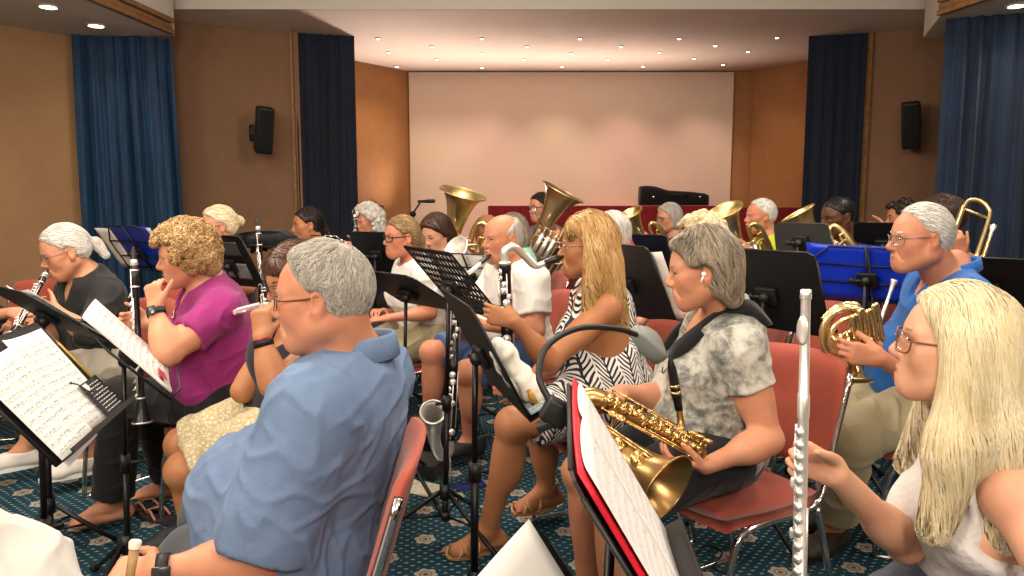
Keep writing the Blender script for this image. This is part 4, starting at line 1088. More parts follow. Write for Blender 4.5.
def bell_mesh(m, c, d, r, L, throat, n=32, mi=0, rim=.006, ex=.55):
    """flared bell: rim circle centre c, opening towards d, length L back to throat"""
    c = A(c); d = nrm(d); prof = []
    for i in range(17):
        t = i / 16; rr = throat + (r - throat) * (1 - math.log(1 + 30 * ex * t) / math.log(1 + 30 * ex)); prof.append((-L * t, rr))
    m.lathe(prof, c, c + d, n, mi); m.lathe([(-L * .0 - a[0] * 0 + a[0] - .0, max(.002, a[1] - .003)) for a in prof][::-1], c, c + d, n, mi)
    B = basis(d, (0, 0, 1.0) if abs(d[2]) < .9 else (1.0, 0, 0)); m.tube([c + (B[:, 1] * math.cos(t) + B[:, 2] * math.sin(t)) * r for t in np.linspace(0, 2 * math.pi, n + 1)[:-1]], rim, 8, mi, closed=True)
    return c - d * L
def tuba(label, bellc, d, r, face, mat, name='tuba', size=1.0, group=None, valves=True):
    """upright low brass: bell, body loops, valve cluster"""
    d = nrm(d); bellc = A(bellc); face = A(face); face = nrm(face - d * np.dot(face, d)); s = np.cross(d, face)
    o = empty(name, bellc - d * .9 * size, label, 'tuba' if name == 'tuba' else 'euphonium', group); m = MB(); th = bell_mesh(m, bellc, d, r, (.34 if name == 'tuba' else .42) * size, .055 * size, 36); m.build('bell', mat, o)
    X = lambda u, v, w=0: th + (d * v + s * u + face * w) * size
    m = MB(); m.spline([X(0, .01), X(0, -.1), X(.02, -.25), X(.09, -.36), X(.2, -.36), X(.27, -.26), X(.27, -.02), X(.25, .1), X(.2, .16), X(.15, .1), X(.15, -.1)], [.056 * size, .06 * size, .062 * size, .06 * size, .052 * size, .045 * size, .038 * size, .03 * size, .026 * size, .022 * size, .018 * size], 14, 7); m.build('body_tube', mat, o)
    m = MB()
    for q, (u0, w0, hh) in enumerate(((.06, .075, .2), (.11, .085, .24), (.16, .075, .18), (.2, .06, .28), (.03, .09, .16))):
        m.spline([X(u0, -.22, w0), X(u0, -.22 + hh * .9, w0), X(u0 + .02, -.22 + hh, w0), X(u0 + .04, -.22 + hh * .9, w0), X(u0 + .04, -.24, w0 + .01), X(u0 + .02, -.28, w0 + .01)], .0095 * size, 8, 6, closed=True)
    m.spline([X(.15, -.1), X(.12, -.02, .06), X(.06, .04, .09), X(-.02, .06, .12), X(-.07, .1, .17)], [.011 * size] * 4 + [.007 * size], 8, 6)
    m.spline([X(-.03, -.05, .09), X(.1, -.02, .11), X(.22, .0, .08), X(.25, -.14, .07), X(.12, -.17, .1), X(0, -.15, .1)], .008 * size, 8, 6, closed=True)
    m.tube([X(.0, -.03, .065), X(.0, .25, .075)], .007 * size, 8)
    m.build('slide', mat, o)
    if valves:
        for q in range(3):
            m = MB(); m.tube([X(.02 + .05 * q, -.2, .115), X(.02 + .05 * q, .0, .115)], .017 * size, 12); m.tube([X(.02 + .05 * q, .0, .115), X(.02 + .05 * q, .045, .115)], .005 * size, 8); m.tube([X(.02 + .05 * q, .045, .115), X(.02 + .05 * q, .052, .115)], .013 * size, 10); m.build('valve', M['silver'], o)
    e = X(-.07, .1, .17); e2 = e + (e - X(-.02, .06, .12)) * .8; m = MB(); m.lathe([(0, .006), (.05, .008), (.075, .016), (.085, .019), (.086, .012)], e, e2, 12); m.build('mouthpiece', M['silver'], o)
    return o
def trombone(label, bellc, d, up, mat, slide=.62, group=None, r=.105, mouth=True):
    d = nrm(d); up = nrm(A(up) - d * np.dot(A(up), d)); s = np.cross(d, up); o = empty('trombone', bellc, label, 'trombone', group); m = MB(); th = bell_mesh(m, bellc, d, r, .3, .016, 28, 0, .004, .8); m.tube([th, th - d * .28], [.0155, .011], 12); m.build('bell', mat, o)
    b = th - d * .28; m = MB(); m.spline([b, b - d * .06 + up * .015, b - d * .085 + up * .06, b - d * .06 + up * .105, b + up * .12, b + d * .28 + up * .12], .0095, 10, 6); m.tube([b + up * .0, b + up * .12], .006, 8); m.tube([th + d * .0, th + up * .12], .006, 8); m.build('tuning_slide', mat, o)
    q = b + d * .3 + up * .12; m = MB()
    m.tube([q - s * .0, q + d * slide], .0085, 10); m.tube([q + s * .09 - d * .1, q + s * .09 + d * slide], .0085, 10); m.spline([q + d * slide, q + d * (slide + .05) + s * .012, q + d * (slide + .07) + s * .045, q + d * (slide + .05) + s * .078, q + d * slide + s * .09], .0095, 10, 6); m.tube([q, q + s * .09], .007, 8); m.tube([q + d * .2, q + d * .2 + s * .09], .007, 8)
    m.build('hand_slide', M['silver'] if mat is M['silver'] else mat, o)
    e = q + s * .09 - d * .1; m = MB(); m.lathe([(0, .008), (.04, .007), (.06, .012), (.075, .0145), (.076, .009)], e, e - d, 12); m.build('mouthpiece', M['silver'], o); return o
# ------------------------------------------------------------------ the band
SKIN = dict(fair=skin('#d09776', '#b85e45'), warm=skin('#c88f6a', '#a85a40'), tan=skin('#b57c56', '#964e30'), rosy=skin('#cc9070', '#b6523e', .4), dark=skin('#5e3c2b', '#432619'), pale=skin('#d9a686', '#bf6e56'))
HG = hairmat(['#99938a', '#b3ada3', '#cbc5bb', '#e0dbd2'], bump=.3)       # grey
HW = hairmat(['#b3aea6', '#cbc7c0', '#dedad4', '#efece6'], bump=.3)       # white
HBL = hairmat(['#9a7444', '#b98f58', '#d0ab72', '#e0c592'], bump=.3)      # golden blonde
HPB = hairmat(['#d2be92', '#dccaa2', '#e8dcbc', '#f2ead4'], bump=.1)      # pale blonde
HGB = hairmat(['#5c4a36', '#8a6f4c', '#a98b5e', '#c4a97a'])      # dark blonde
HB = hairmat(['#1c120c', '#33221a', '#4a3226', '#5e4232'])       # brown
HD = hairmat(['#0d0908', '#1a1210', '#2a1e19', '#3a2a22'])       # dark
HRB = hairmat(['#2e1a12', '#4e2f22', '#6e4530', '#8a5a3e'])      # reddish brown
HSB = hairmat(['#5c5245', '#7d7060', '#9a8d7a', '#b8ab97'], bump=.35)      # grey brown
HBLK = hairmat(['#0a0807', '#15110f', '#221c19'])
GLS = plain('#2a1a14', .35, .1); GLM = plain('#8d8a86', .3, .9); GLB = plain('#141312', .35); GLT = plain('#7a4a2c', .35)
def pt(px, py, d, z=None):
    p = W(px, py, d)
    if z is not None: p[2] = z
    return p
UP = A(0, 0, 1)
FAST = False
# --- heavy man in a blue shirt, front centre-left
def man_blue_shirt():
    p = person('blue_shirt', 'heavy grey-haired man in glasses and faded blue shirt, seated in front', dict(
        hs=.95, head=W(323, 297, 1.62), hrot=(166, 4, 0), byaw=157, neck=W(350, 372, 1.68), pelvis=pt(300, 500, 1.64, .55), build=1.14, belly=.10, sw=.2, neckr=.072, jaw=1.25, cheek=1.1, old=1,
        skin=SKIN['rosy'], hairm=HG, voxel=.0045, armr=1.18, legr=1.15, shoulders=dict(L=W(314, 414, 1.50)),
        arms=dict(L=dict(e=W(258, 560, 1.44), w=W(158, 572, 1.38), palm=(0, .4, -1), dir=(-1, .05, -.05), curl=(55, 60, 40), thumb=(.5, .75, .2)), R=dict(w=pt(235, 520, 2.0, .6))), legs=dict(L=dict(k=pt(196, 560, 1.66, .50), a=pt(180, 560, 1.7, .09)), R=dict(k=pt(218, 545, 1.92, .50), a=pt(200, 545, 1.95, .09)))))
    shirt = clothe(p, 'shirt', denim(), dict(bits=('top',), sleeve=.93, es=.046, e=.02, neck='collar', depth=.10, vw=.05, neckease=.012, fold=.0042, fscale=40, fstretch=(1.2, 1.2, .4), hem=.40, seed=5, extra=[cone(p['J']['H' + q] + UP * .03, lerp(p['J']['H' + q], p['J']['K' + q], .6) - UP * .02, .115, .09, .06) for q in 'LR']))
    collar(p, shirt, denim(), .090, .050, .3, .5, .12, .05)
    clothe(p, 'trousers', fabric('#3d4148'), dict(bits=('bottom',), leg=1.85, e=.012, fold=.003))
    clothe_shoes(p, plain('#2b2b2d', .6))
    hair(p, HG, dict(thick=.012, planes=[((.055, 0, .085), (.80, 0, -.60)), ((-.02, 0, -.07), (.25, 0, -1))], cuts=[('e', (.0, .098, -.012), (.034, .034, .046)), ('e', (.0, -.098, -.012), (.034, .034, .046))], strands=2600, length=.032, width=.0013, steps=4, flow='crown', lift=.004, puff=.004, jit=.35, noise=.0015))
    eyeglasses(p, plain('#6a3a28', .3, .3), w=.024, h=.016); wristband(p, 'L', M['black_plastic'], face=plain('#26282b', .2), t=.95)
    return p
def denim():
    if 'denim' in M: return M['denim']
    t = NT('faded_blue_cotton'); v = t.coord(); n = t.noise(v, 5, 5); n2 = t.noise(v, 420, 2)
    c = t.ramp(t.math('ADD', t.math('MULTIPLY', n, .75), t.math('MULTIPLY', n2, .25)), [(.3, lin('#566b8c')), (.7, lin('#7088aa'))])
    t.set(c, .85); t.bump(t.math('ADD', t.math('MULTIPLY', t.noise(v, 16, 5), 1.0), t.math('MULTIPLY', n2, .1)), .45, .012); M['denim'] = t.m; return t.m
def collar(p, parent, mat, r, hgt, flare, open_=.55, tilt=.35, lift=.03):
    """turned-down shirt collar around the neck"""
    f, l = p['f'], p['l']; c0 = p['N'] + UP * lift - f * .002; m = MB(); V = []; k = 30
    for j, (dr, dz) in enumerate(((.0, .028), (.006, .032), (.012, .026), (.02, -.018), (.016, -.022), (.004, .01))):
        for i in range(k + 1):
            a = math.pi - (math.pi - open_ * .5) * (2 * i / k - 1) + 0; a = open_ * .5 + (2 * math.pi - open_) * i / k
            front = max(0, math.cos(a)); rr = r + dr * (1 + flare * front)
            V.append(c0 + f * (math.cos(a) * rr * 1.05) + l * (math.sin(a) * rr) + UP * (dz * hgt / .046 - tilt * rr * math.cos(a) - (.03 * front ** 3 if dz < 0 else 0)))
    c = k + 1; n = 6
    m.add(V, [(((j) % n) * c + i, ((j) % n) * c + i + 1, ((j + 1) % n) * c + i + 1, ((j + 1) % n) * c + i) for j in range(n) for i in range(k)] + [tuple(j * c for j in range(n)), tuple(j * c + k for j in range(n))[::-1]])
    return m.build('collar', mat, parent)
def clothe_shoes(p, mat, name='shoe', sole=True):
    """closed shoes, one per foot"""
    J = p['J']
    for sd in 'LR':
        an, fd = J['A' + sd], J['F' + sd]; dz = UP * max(0.0, an[2] - .09); sv = np.cross(UP, fd)
        heel = A(an[0], an[1], .042) - fd * .045 + dz; ball = A(an[0], an[1], .036) + fd * .13 + dz; toe = A(an[0], an[1], .034) + fd * .175 + dz
        P = [cone(an - UP * .005, heel + UP * .015, .045, .041, .02), cone(an - UP * .025 + fd * .03, ball + UP * .008, .042, .036, .03), cone(heel, ball, .040, .045, .02, '', (UP, 1.25)), cone(ball, toe, .045, .034, .02, '', (UP, 1.35))]
        lo, hi = bounds(P); Fd = Field(lo, hi, .006)
        for q in P: Fd.prim(q)
        top = an[2] + .0
        Fd.keep(lambda X: X[2] - top + 0 * X[0] + 0 * X[1], .008); fl = .004 + dz[2]
        Fd.keep(lambda X: fl - X[2] + 0 * X[0] + 0 * X[1])
        V, Q = Fd.mesh(); s = mesh_obj(name, V, Q, mat, p['o'])
        if sole:
            m = MB(); pts = []
            for i in range(24):
                a = 2 * math.pi * i / 24; ca, sa = math.cos(a), math.sin(a); base = lerp(heel, toe, .5 + .5 * ca); w = .043 if ca > -.2 else .038
                pts.append(A(base[0], base[1], 0) + fd * ca * .04 + sv * sa * w)
            m.add([q + UP * (.003 + dz[2]) for q in pts] + [q + UP * (.022 + dz[2]) for q in pts], [tuple(range(23, -1, -1)), tuple(range(24, 48))] + [(i, (i + 1) % 24, 24 + (i + 1) % 24, 24 + i) for i in range(24)], 0, False); m.build('sole', M['white_plastic'] if mat is WHITE_SHOE else M['rubber'], s)
def sandals(p, mat, straps=3, sole=None):
    J = p['J']
    for sd in 'LR':
        an, fd = J['A' + sd], J['F' + sd]; dz = max(0.0, an[2] - .09); sv = np.cross(UP, fd); heel = A(an[0], an[1], 0) - fd * .07; toe = A(an[0], an[1], 0) + fd * .19
        m = MB(); pts = []
        for i in range(24):
            a = 2 * math.pi * i / 24; ca, sa = math.cos(a), math.sin(a); pts.append(lerp(heel, toe, .5 + .42 * ca) + fd * 0 + sv * sa * (.042 if ca > 0 else .035) + UP * dz)
        m.add([q + UP * .001 for q in pts] + [q + UP * .014 for q in pts], [tuple(range(23, -1, -1)), tuple(range(24, 48))] + [(i, (i + 1) % 24, 24 + (i + 1) % 24, 24 + i) for i in range(24)], 0, False)
        o = m.build('sandal', sole or mat, p['o'])
        for q in range(straps):
            t = .06 + .036 * q; c = A(an[0], an[1], .02 + dz) + fd * t; m = MB(); hh = .048 - .010 * q
            ring = [c + sv * (.043 * math.cos(a)) + UP * (hh * math.sin(a)) + fd * (.012 * math.sin(a * 2) * (1 if q % 2 else -1)) for a in np.linspace(-.15, math.pi + .15, 13)]
            m.tube(ring, .0055, 6); m.build('strap', mat, o)
        c = an + UP * .012; m = MB(); m.tube([c + (fd * math.cos(a) + sv * math.sin(a)) * .041 - fd * .004 - UP * .02 * math.cos(a) for a in np.linspace(0, 6.283, 15)[:-1]], .005, 6, closed=True); m.build('ankle_strap', mat, o)
def wristband(p, sd, mat, name='wristwatch', face=None, t=.93, w=.012, nrm_=None):
    E, Wr = p['J']['E' + sd], p['J']['W' + sd]; d = nrm(Wr - E); c = lerp(E, Wr, t); r = .0325 * (p['cfg'].get('armr', .9) ** .5); m = MB()
    m.lathe([(-w, r - .004), (-w, r), (w, r), (w, r - .004)], c, c + d, 20); o = m.build(name, mat, p['o'])
    if face is not None:
        n = nrm(A(nrm_ if nrm_ is not None else (0, -1, .3))); n = nrm(n - d * np.dot(n, d)); m = MB(); m.box(c + n * (r + .003), (.034, .03, .009), basis(d, n), 0, .003); m.build('watch_face', face, o)
    return o
WHITE_SHOE = plain('#dcd8d0', .6, 0, .05)
man_blue_shirt()
# --- saxophonist in a mottled white top
def woman_sax():
    p = person('sax', 'grey-bobbed woman in mottled white top, a saxophone across her lap', dict(
        hs=.96, head=W(703, 269, 2.25), hrot=(184, 9, 0), byaw=192, neck=W(724, 322, 2.33), pelvis=pt(716, 470, 2.38, .57), build=1.12, fem=1, bust=.022, sw=.17, belly=.06, old=1, cheek=1.04, jaw=.95,
        skin=SKIN['fair'], hairm=HSB, voxel=.0048, armr=1.05,
        arms=dict(L=dict(e=W(768, 440, 2.13), w=W(706, 466, 2.0), palm=(-.2, .3, 1), dir=(-1, .0, .12), curl=(20, 30, 20), thumb=(.6, .5, .5)),
                  R=dict(e=W(662, 400, 2.42), w=W(622, 392, 2.2), palm=(-.3, .3, -.9), dir=(-.9, -.3, -.3), curl=(35, 45, 30))),
        legs=dict(L=dict(k=W(612, 505, 2.06), a=pt(616, 600, 2.1, .09)), R=dict(k=W(583, 472, 2.3), a=pt(588, 600, 2.32, .09)))))
    clothe(p, 'top', mottled(), dict(bits=('top',), sleeve=.44, es=.022, e=.013, neck='scoop', depth=.06, vw=.06, fold=.0045, fscale=30, hem=.5, seed=9))
    clothe(p, 'shorts', fabric('#14151c'), dict(bits=('bottom',), leg=.93, e=.012, el=.022, fold=.003))
    hair(p, HSB, dict(thick=.022, planes=[((.075, 0, .085), (.80, 0, -.60))], adds=[('e', (-.05, .055, -.02), (.055, .04, .075)), ('e', (-.05, -.055, -.02), (.055, .04, .075)), ('e', (-.075, 0, -.03), (.045, .07, .07)), ('e', (.055, .03, .088), (.036, .05, .022), .02), ('c', (.045, .06, .08), (.035, .085, .03), .02, .012), ('c', (-.07, .03, -.08), (-.075, .03, -.10), .04, .03), ('c', (-.07, -.03, -.08), (-.075, -.03, -.10), .04, .03)],
        cuts=[('e', (.002, .112, -.014), (.034, .042, .044))], strands=2600, length=.11, width=.0019, steps=7, flow='crown', crown=(.0, -.03, .125), lift=.003, jit=.13, noise=.003))
    T = lambda v: hloc(p, v); m = MB(); m.ball(T((.004, .086, -.008)), .0085, None, 10); m.tube([T((.004, .088, -.01)), T((.016, .089, -.032))], .0035, 8); m.build('wireless_earbud', M['white_plastic'], p['o'])
    return p
def mottled():
    t = NT('mottled_white_knit'); v = t.coord(); n = t.noise(v, 13, 5, .65, .6); n2 = t.noise(v, 38, 3, .7); n3 = t.noise(v, 4, 2)
    f = t.math('ADD', t.math('ADD', t.math('MULTIPLY', n, .55), t.math('MULTIPLY', n2, .25)), t.math('MULTIPLY', n3, .3))
    t.set(t.ramp(f, [(.43, lin('#46494b')), (.51, lin('#85867f')), (.585, lin('#bcb9ae')), (.75, lin('#d6d3ca'))]), .85); t.bump(t.noise(v, 300, 2), .25, .003); return t.m
woman_sax()
# --- blonde flautist, nearest on the right
def woman_blonde():
    p = person('blonde', 'long-haired blonde woman in glasses and white sleeveless top holding a flute upright', dict(
        head=W(957, 345, 1.5), hrot=(187, -5, 0), byaw=228, shoulders=dict(L=W(1010, 494, 1.38), R=W(940, 462, 1.64)), neck=W(985, 432, 1.54), pelvis=pt(1000, 600, 1.56, .44), build=1.05, fem=1, bust=.03, cheek=1.1, jaw=1.1,
        skin=SKIN['pale'], hairm=HPB, voxel=.0045, browm=HGB, lips='#c07a6c',
        arms=dict(R=dict(e=W(905, 545, 1.58), w=W(836, 474, 1.41), palm=(-.35, -.95, .0), dir=(-.9, .05, .42), curls=[(32, 52, 40), (36, 55, 42), (40, 56, 42), (44, 58, 42)], thumb=(.7, .35, .75)), L=dict(w=A(.80, 1.12, .50), hint=(.6, -.6, -.6))), legs=dict(L=dict(k=A(.74, 1.30, .42), a=A(.72, 1.30, .09)), R=dict(k=A(.68, 1.48, .42), a=A(.66, 1.48, .09))),
        ))
    clothe(p, 'top', knit_white(), dict(bits=('top',), sleeve=0, strap=.03, e=.012, neck='crew', neckease=.016, fold=.003, hem=.42))
    clothe(p, 'trousers', fabric('#3a3d4a'), dict(bits=('bottom',), leg=1.8, e=.012, waist=.6)); clothe_shoes(p, plain('#2b2b2d', .6))
    hair(p, HPB, dict(thick=.015, planes=[((.074, 0, .07), (.80, 0, -.6))], adds=[('e', (-.055, .055, -.08), (.06, .045, .14)), ('e', (-.055, -.055, -.08), (.06, .045, .14)), ('e', (-.08, 0, -.12), (.05, .085, .16)), ('c', (-.01, .075, .02), (-.01, .10, -.2), .034, .05, .03), ('c', (-.02, .10, -.18), (-.0, .11, -.36), .05, .03, .03), ('c', (-.09, .05, -.15), (-.12, .05, -.36), .06, .045, .03), ('c', (-.01, -.085, -.02), (.04, -.10, -.30), .035, .03, .03), ('c', (.04, .052, .07), (-.006, .09, -.05), .02, .026, .02), ('c', (.04, -.052, .07), (-.006, -.09, -.05), .02, .026, .02)],
        cuts=[], strands=7000, length=.26, width=.0016, steps=10, flow='down', lift=.003, jit=.08, noise=.0015, nscale=50, nstretch=(1, 1, .12)))
    eyeglasses(p, GLT, w=.027, h=.021, shape=3.2, r=.0019)
    return p
def knit_white():
    t = NT('white_pointelle_knit'); v = t.coord(); w = t.new('ShaderNodeTexVoronoi'); w.inputs['Scale'].default_value = 70; t.link(v, w.inputs['Vector'])
    t.set(lin('#dedad8'), .85); t.bump(w.outputs['Distance'], .5, .004); return t.m
woman_blonde()
def zebra():
    t = NT('black_white_leaf_print'); v = t.coord(); n = t.noise(v, 4, 2)
    sx = t.new('ShaderNodeSeparateXYZ'); t.link(v, sx.inputs[0]); x = t.math('ADD', t.math('MULTIPLY', sx.outputs[0], .9), t.math('MULTIPLY', sx.outputs[1], .5)); z = sx.outputs[2]
    col = t.math('ADD', t.math('MULTIPLY', x, 12.0), t.math('MULTIPLY', n, 1.6)); fx = t.math('ABSOLUTE', t.math('SUBTRACT', t.math('FRACT', col), .5))
    ch = t.math('SINE', t.math('MULTIPLY', t.math('ADD', t.math('ADD', z, t.math('MULTIPLY', fx, .10)), t.math('MULTIPLY', n, .10)), 300.0))
    stripe = t.math('GREATER_THAN', ch, -.15); stem = t.math('LESS_THAN', fx, .035)
    f = t.math('MAXIMUM', t.math('MULTIPLY', stripe, t.math('LESS_THAN', fx, .46)), stem)
    t.set(t.mix(f, lin('#15161f'), lin('#e4e2de')), .8); return t.m
def lace(hexc='#d9cfae'):
    t = NT('cream_lace'); v = t.coord(); w = t.new('ShaderNodeTexVoronoi'); w.inputs['Scale'].default_value = 85; t.link(v, w.inputs['Vector'])
    t.set(t.ramp(w.outputs['Distance'], [(.1, lin('#e6dcc0')), (.6, lin('#b9aa84'))]), .85); t.bump(w.outputs['Distance'], .6, .004); return t.m
# --- woman in the patterned dress
def woman_dress():
    p = person('dress', 'golden-haired woman in black-and-white leaf-print dress playing a bass clarinet', dict(
        hs=.97, head=W(588, 246, 2.85), hrot=(184, 2, 0), byaw=186, neck=W(597, 290, 2.92), pelvis=pt(612, 400, 2.95, .58), fem=1, bust=.022, build=1.05, old=1,
        skin=SKIN['tan'], hairm=HBL, voxel=.0055, legr=1.05,
        arms=dict(L=dict(e=W(550, 362, 2.66), w=W(514, 321, 2.58), palm=(.1, .95, -.1), dir=(-.95, .15, .25), curls=[(20, 35, 20), (26, 40, 25), (30, 45, 28), (35, 45, 30)], thumb=(.55, .7, .4)),
                  R=dict(w=W(520, 388, 2.82), palm=(-.2, .9, 0), dir=(-1, .1, 0), curl=(40, 45, 30))),
        legs=dict(L=dict(k=W(514, 424, 2.66), a=W(488, 530, 2.76), fd=(-.9, -.4, 0)), R=dict(k=W(540, 425, 2.95), a=W(547, 488, 3.05), fd=(-.9, -.45, 0)))))
    clothe(p, 'dress', zebra(), dict(bits=('top', 'bottom'), sleeve=0, strap=.055, e=.012, neck='scoop', depth=.05, vw=.06, leg=.80, el=.026, kleg=.16, hem=.36, fold=.004, waist=2))
    hair(p, HBL, dict(thick=.021, planes=[((.068, 0, .078), (.80, 0, -.60))], adds=[('e', (-.05, .05, -.06), (.068, .055, .13)), ('e', (-.05, -.05, -.06), (.068, .055, .13)), ('c', (-.06, .03, -.08), (-.10, .03, -.30), .07, .05, .03), ('c', (-.02, .085, -.02), (.0, .095, -.24), .035, .03, .03), ('c', (.06, .03, .075), (.07, .055, .045), .026, .02), ('c', (.06, -.03, .075), (.07, -.055, .045), .026, .02)],
        cuts=[], strands=2400, length=.2, width=.0026, steps=9, flow='down', lift=.005, jit=.14, noise=.004))
    eyeglasses(p, GLM, rimless=True); sandals(p, plain('#b98d62', .6), 4); return p
# --- magenta top
def woman_magenta():
    p = person('magenta', 'curly-haired woman in magenta tee, hand at her chin, clarinet upright', dict(
        hs=.96, head=W(187, 255, 2.9), hrot=(181, 9, 0), byaw=192, neck=W(207, 292, 2.95), pelvis=pt(226, 400, 2.98, .57), fem=1, bust=.03, build=1.12, belly=.03, cheek=1.06,
        skin=SKIN['fair'], hairm=HBL, voxel=.0055, armr=1.08,
        arms=dict(L=dict(e=W(168, 354, 2.62), w=W(155, 308, 2.68), palm=(.1, .55, .3), dir=(-.12, .1, 1), curls=[(50, 60, 30), (55, 60, 30), (60, 60, 40), (60, 60, 40)], thumb=(.75, .65, .1), tcurl=5),
                  R=dict(w=W(150, 322, 2.92), palm=(-.1, -.9, .1), dir=(-1, -.2, .1), curl=(45, 55, 35), hint=(.2, .5, -1))),
        legs=dict(L=dict(k=W(121, 398, 2.98), a=W(112, 502, 2.98), fd=(-.86, -.5, 0)), R=dict(k=W(150, 405, 3.2), a=W(172, 480, 3.3), fd=(-.9, -.3, 0)))))
    clothe(p, 'top', fabric('#8e1a6a', .12, .8), dict(bits=('top',), sleeve=.62, es=.016, e=.012, neck='v', depth=.12, vw=.05, fold=.004, hem=.50))
    clothe(p, 'trousers', fabric('#0d0d10', .2), dict(bits=('bottom',), leg=1.93, e=.012, el=.02, fold=.004, cuffr=.062))
    hair(p, HGB2, dict(thick=.020, lumps=520, voxel=.0048, planes=[((.066, 0, .075), (.80, 0, -.60))], adds=[('e', (-.07, 0, -.04), (.055, .08, .07)), ('e', (.045, 0, .088), (.05, .07, .03))], cuts=[('e', (.02, .105, -.03), (.035, .04, .034)), ('e', (.085, 0, -.02), (.06, .1, .062))], strands=2600, length=.045, width=.0026, steps=6, flow='curl', lift=.005, jit=.8, noise=.004, nscale=90, nstretch=(1, 1, 1)))
    wristband(p, 'L', M['black_plastic'], face=plain('#26282b', .2), t=.9)
    m = MB(); f, l, N = p['f'], p['l'], p['N']; m.spline([N + l * .06 + UP * .02 + f * .03, p['at'](.93, .11, .04), p['at'](.84, .138, 0), p['at'](.93, .11, -.04), N - l * .06 + UP * .02 + f * .03], .0018, 6, 6); m.ball(p['at'](.825, .142, 0), .006); m.build('necklace', M['gold'], p['o'])
    return p
HGB2 = hairmat(['#7a5a34', '#a8824f', '#cba878', '#e2c796'])
# --- black shirt, far left
def woman_black_shirt():
    p = person('black_shirt', 'grey ponytailed woman in glasses and black shirt playing a clarinet by the tan left wall', dict(
        head=W(66, 251, 3.5), hrot=(188, 20, 0), byaw=206, neck=W(86, 283, 3.57), pelvis=pt(106, 372, 3.62, .57), fem=1, old=1, jaw=.95,
        skin=SKIN['fair'], hairm=HG, voxel=.0058,
        arms=dict(L=dict(e=W(88, 335, 3.3), w=W(58, 311, 3.26), palm=(.2, .9, .1), dir=(-.95, .1, .2), curl=(35, 45, 30)), R=dict(w=W(42, 313, 3.38), palm=(-.2, -.4, -.8), dir=(-.6, -.7, -.1), curl=(45, 50, 30), hint=(-.3, .4, -1))),
        legs=dict(L=dict(k=W(62, 372, 3.35), a=W(90, 455, 3.42), fd=(-.75, -.6, 0)), R=dict(k=W(60, 362, 3.55), a=W(24, 450, 3.5), fd=(-.8, -.6, 0)))))
    s = clothe(p, 'shirt', fabric('#111214', .25, .8), dict(bits=('top',), sleeve=1.12, es=.024, e=.016, neck='collar', depth=.17, vw=.045, fold=.006, hem=.48))
    collar(p, s, fabric('#111214', .25, .8), .070, .04, .5, .9)
    clothe(p, 'trousers', fabric('#bdb6a6'), dict(bits=('bottom',), leg=1.75, e=.012, el=.024, fold=.004)); clothe_shoes(p, WHITE_SHOE, 'sneaker')
    hair(p, HW, dict(thick=.012, planes=[((.072, 0, .078), (.757, 0, -.653))], adds=[('c', (-.105, 0, -.005), (-.13, .0, -.012), .024, .026, .012), ('c', (-.13, .012, -.012), (-.145, .03, -.085), .026, .016, .012)], strands=1500, length=.08, width=.0022, flow='tail', tail=(-.115, 0, -.01), noise=.002))
    eyeglasses(p, GLM, r=.0012); return p
# --- woman half hidden behind the man in blue
def woman_piccolo():
    p = person('flautist', 'brown-haired flautist in cream lace shorts, half hidden behind the faded blue shirt', dict(
        hs=.97, head=W(298, 280, 2.45), hrot=(205, 14, 0), byaw=205, neck=W(318, 318, 2.52), pelvis=pt(285, 425, 2.62, .57), fem=1, bust=.015, skin=SKIN['tan'], hairm=HRB, voxel=.0052,
        arms=dict(L=dict(e=W(274, 385, 2.2), w=W(262, 338, 2.22), palm=(.2, .9, .2), dir=(-.05, .15, 1), curls=[(50, 55, 30), (55, 60, 30), (55, 60, 35), (60, 60, 35)], thumb=(.6, .4, .6)), R=dict(w=W(282, 330, 2.62), palm=(-.2, -.9, .2), dir=(-.3, -.1, .9), curl=(45, 55, 30), hint=(.1, .3, -1))),
        legs=dict(L=dict(k=W(186, 470, 2.36), a=W(200, 552, 2.45)), R=dict(k=W(184, 444, 2.62), a=W(200, 518, 2.7)))))
    clothe(p, 'top', fabric('#15161d'), dict(bits=('top',), sleeve=.3, e=.013, neck='scoop', hem=.5))
    clothe(p, 'shorts', lace(), dict(bits=('bottom',), leg=.97, e=.012, el=.022, fold=.004)); clothe_shoes(p, plain('#15151a', .6))
    hair(p, HRB, dict(thick=.02, planes=[((.088, 0, .06), (.86, 0, -.5))], adds=[('e', (-.05, .05, -.04), (.06, .05, .09)), ('e', (-.05, -.05, -.04), (.06, .05, .09)), ('e', (-.08, 0, -.04), (.045, .07, .09)), ('e', (.068, 0, .06), (.03, .06, .03))], cuts=[], strands=1500, length=.13, width=.0022, steps=7, flow='down'))
    eyeglasses(p, plain('#2a1f2a', .35), r=.0018); wristband(p, 'L', M['black_plastic'], 'bracelet', t=.9); wristband(p, 'L', plain('#a8323c', .5), 'bracelet', t=.96, w=.005); return p
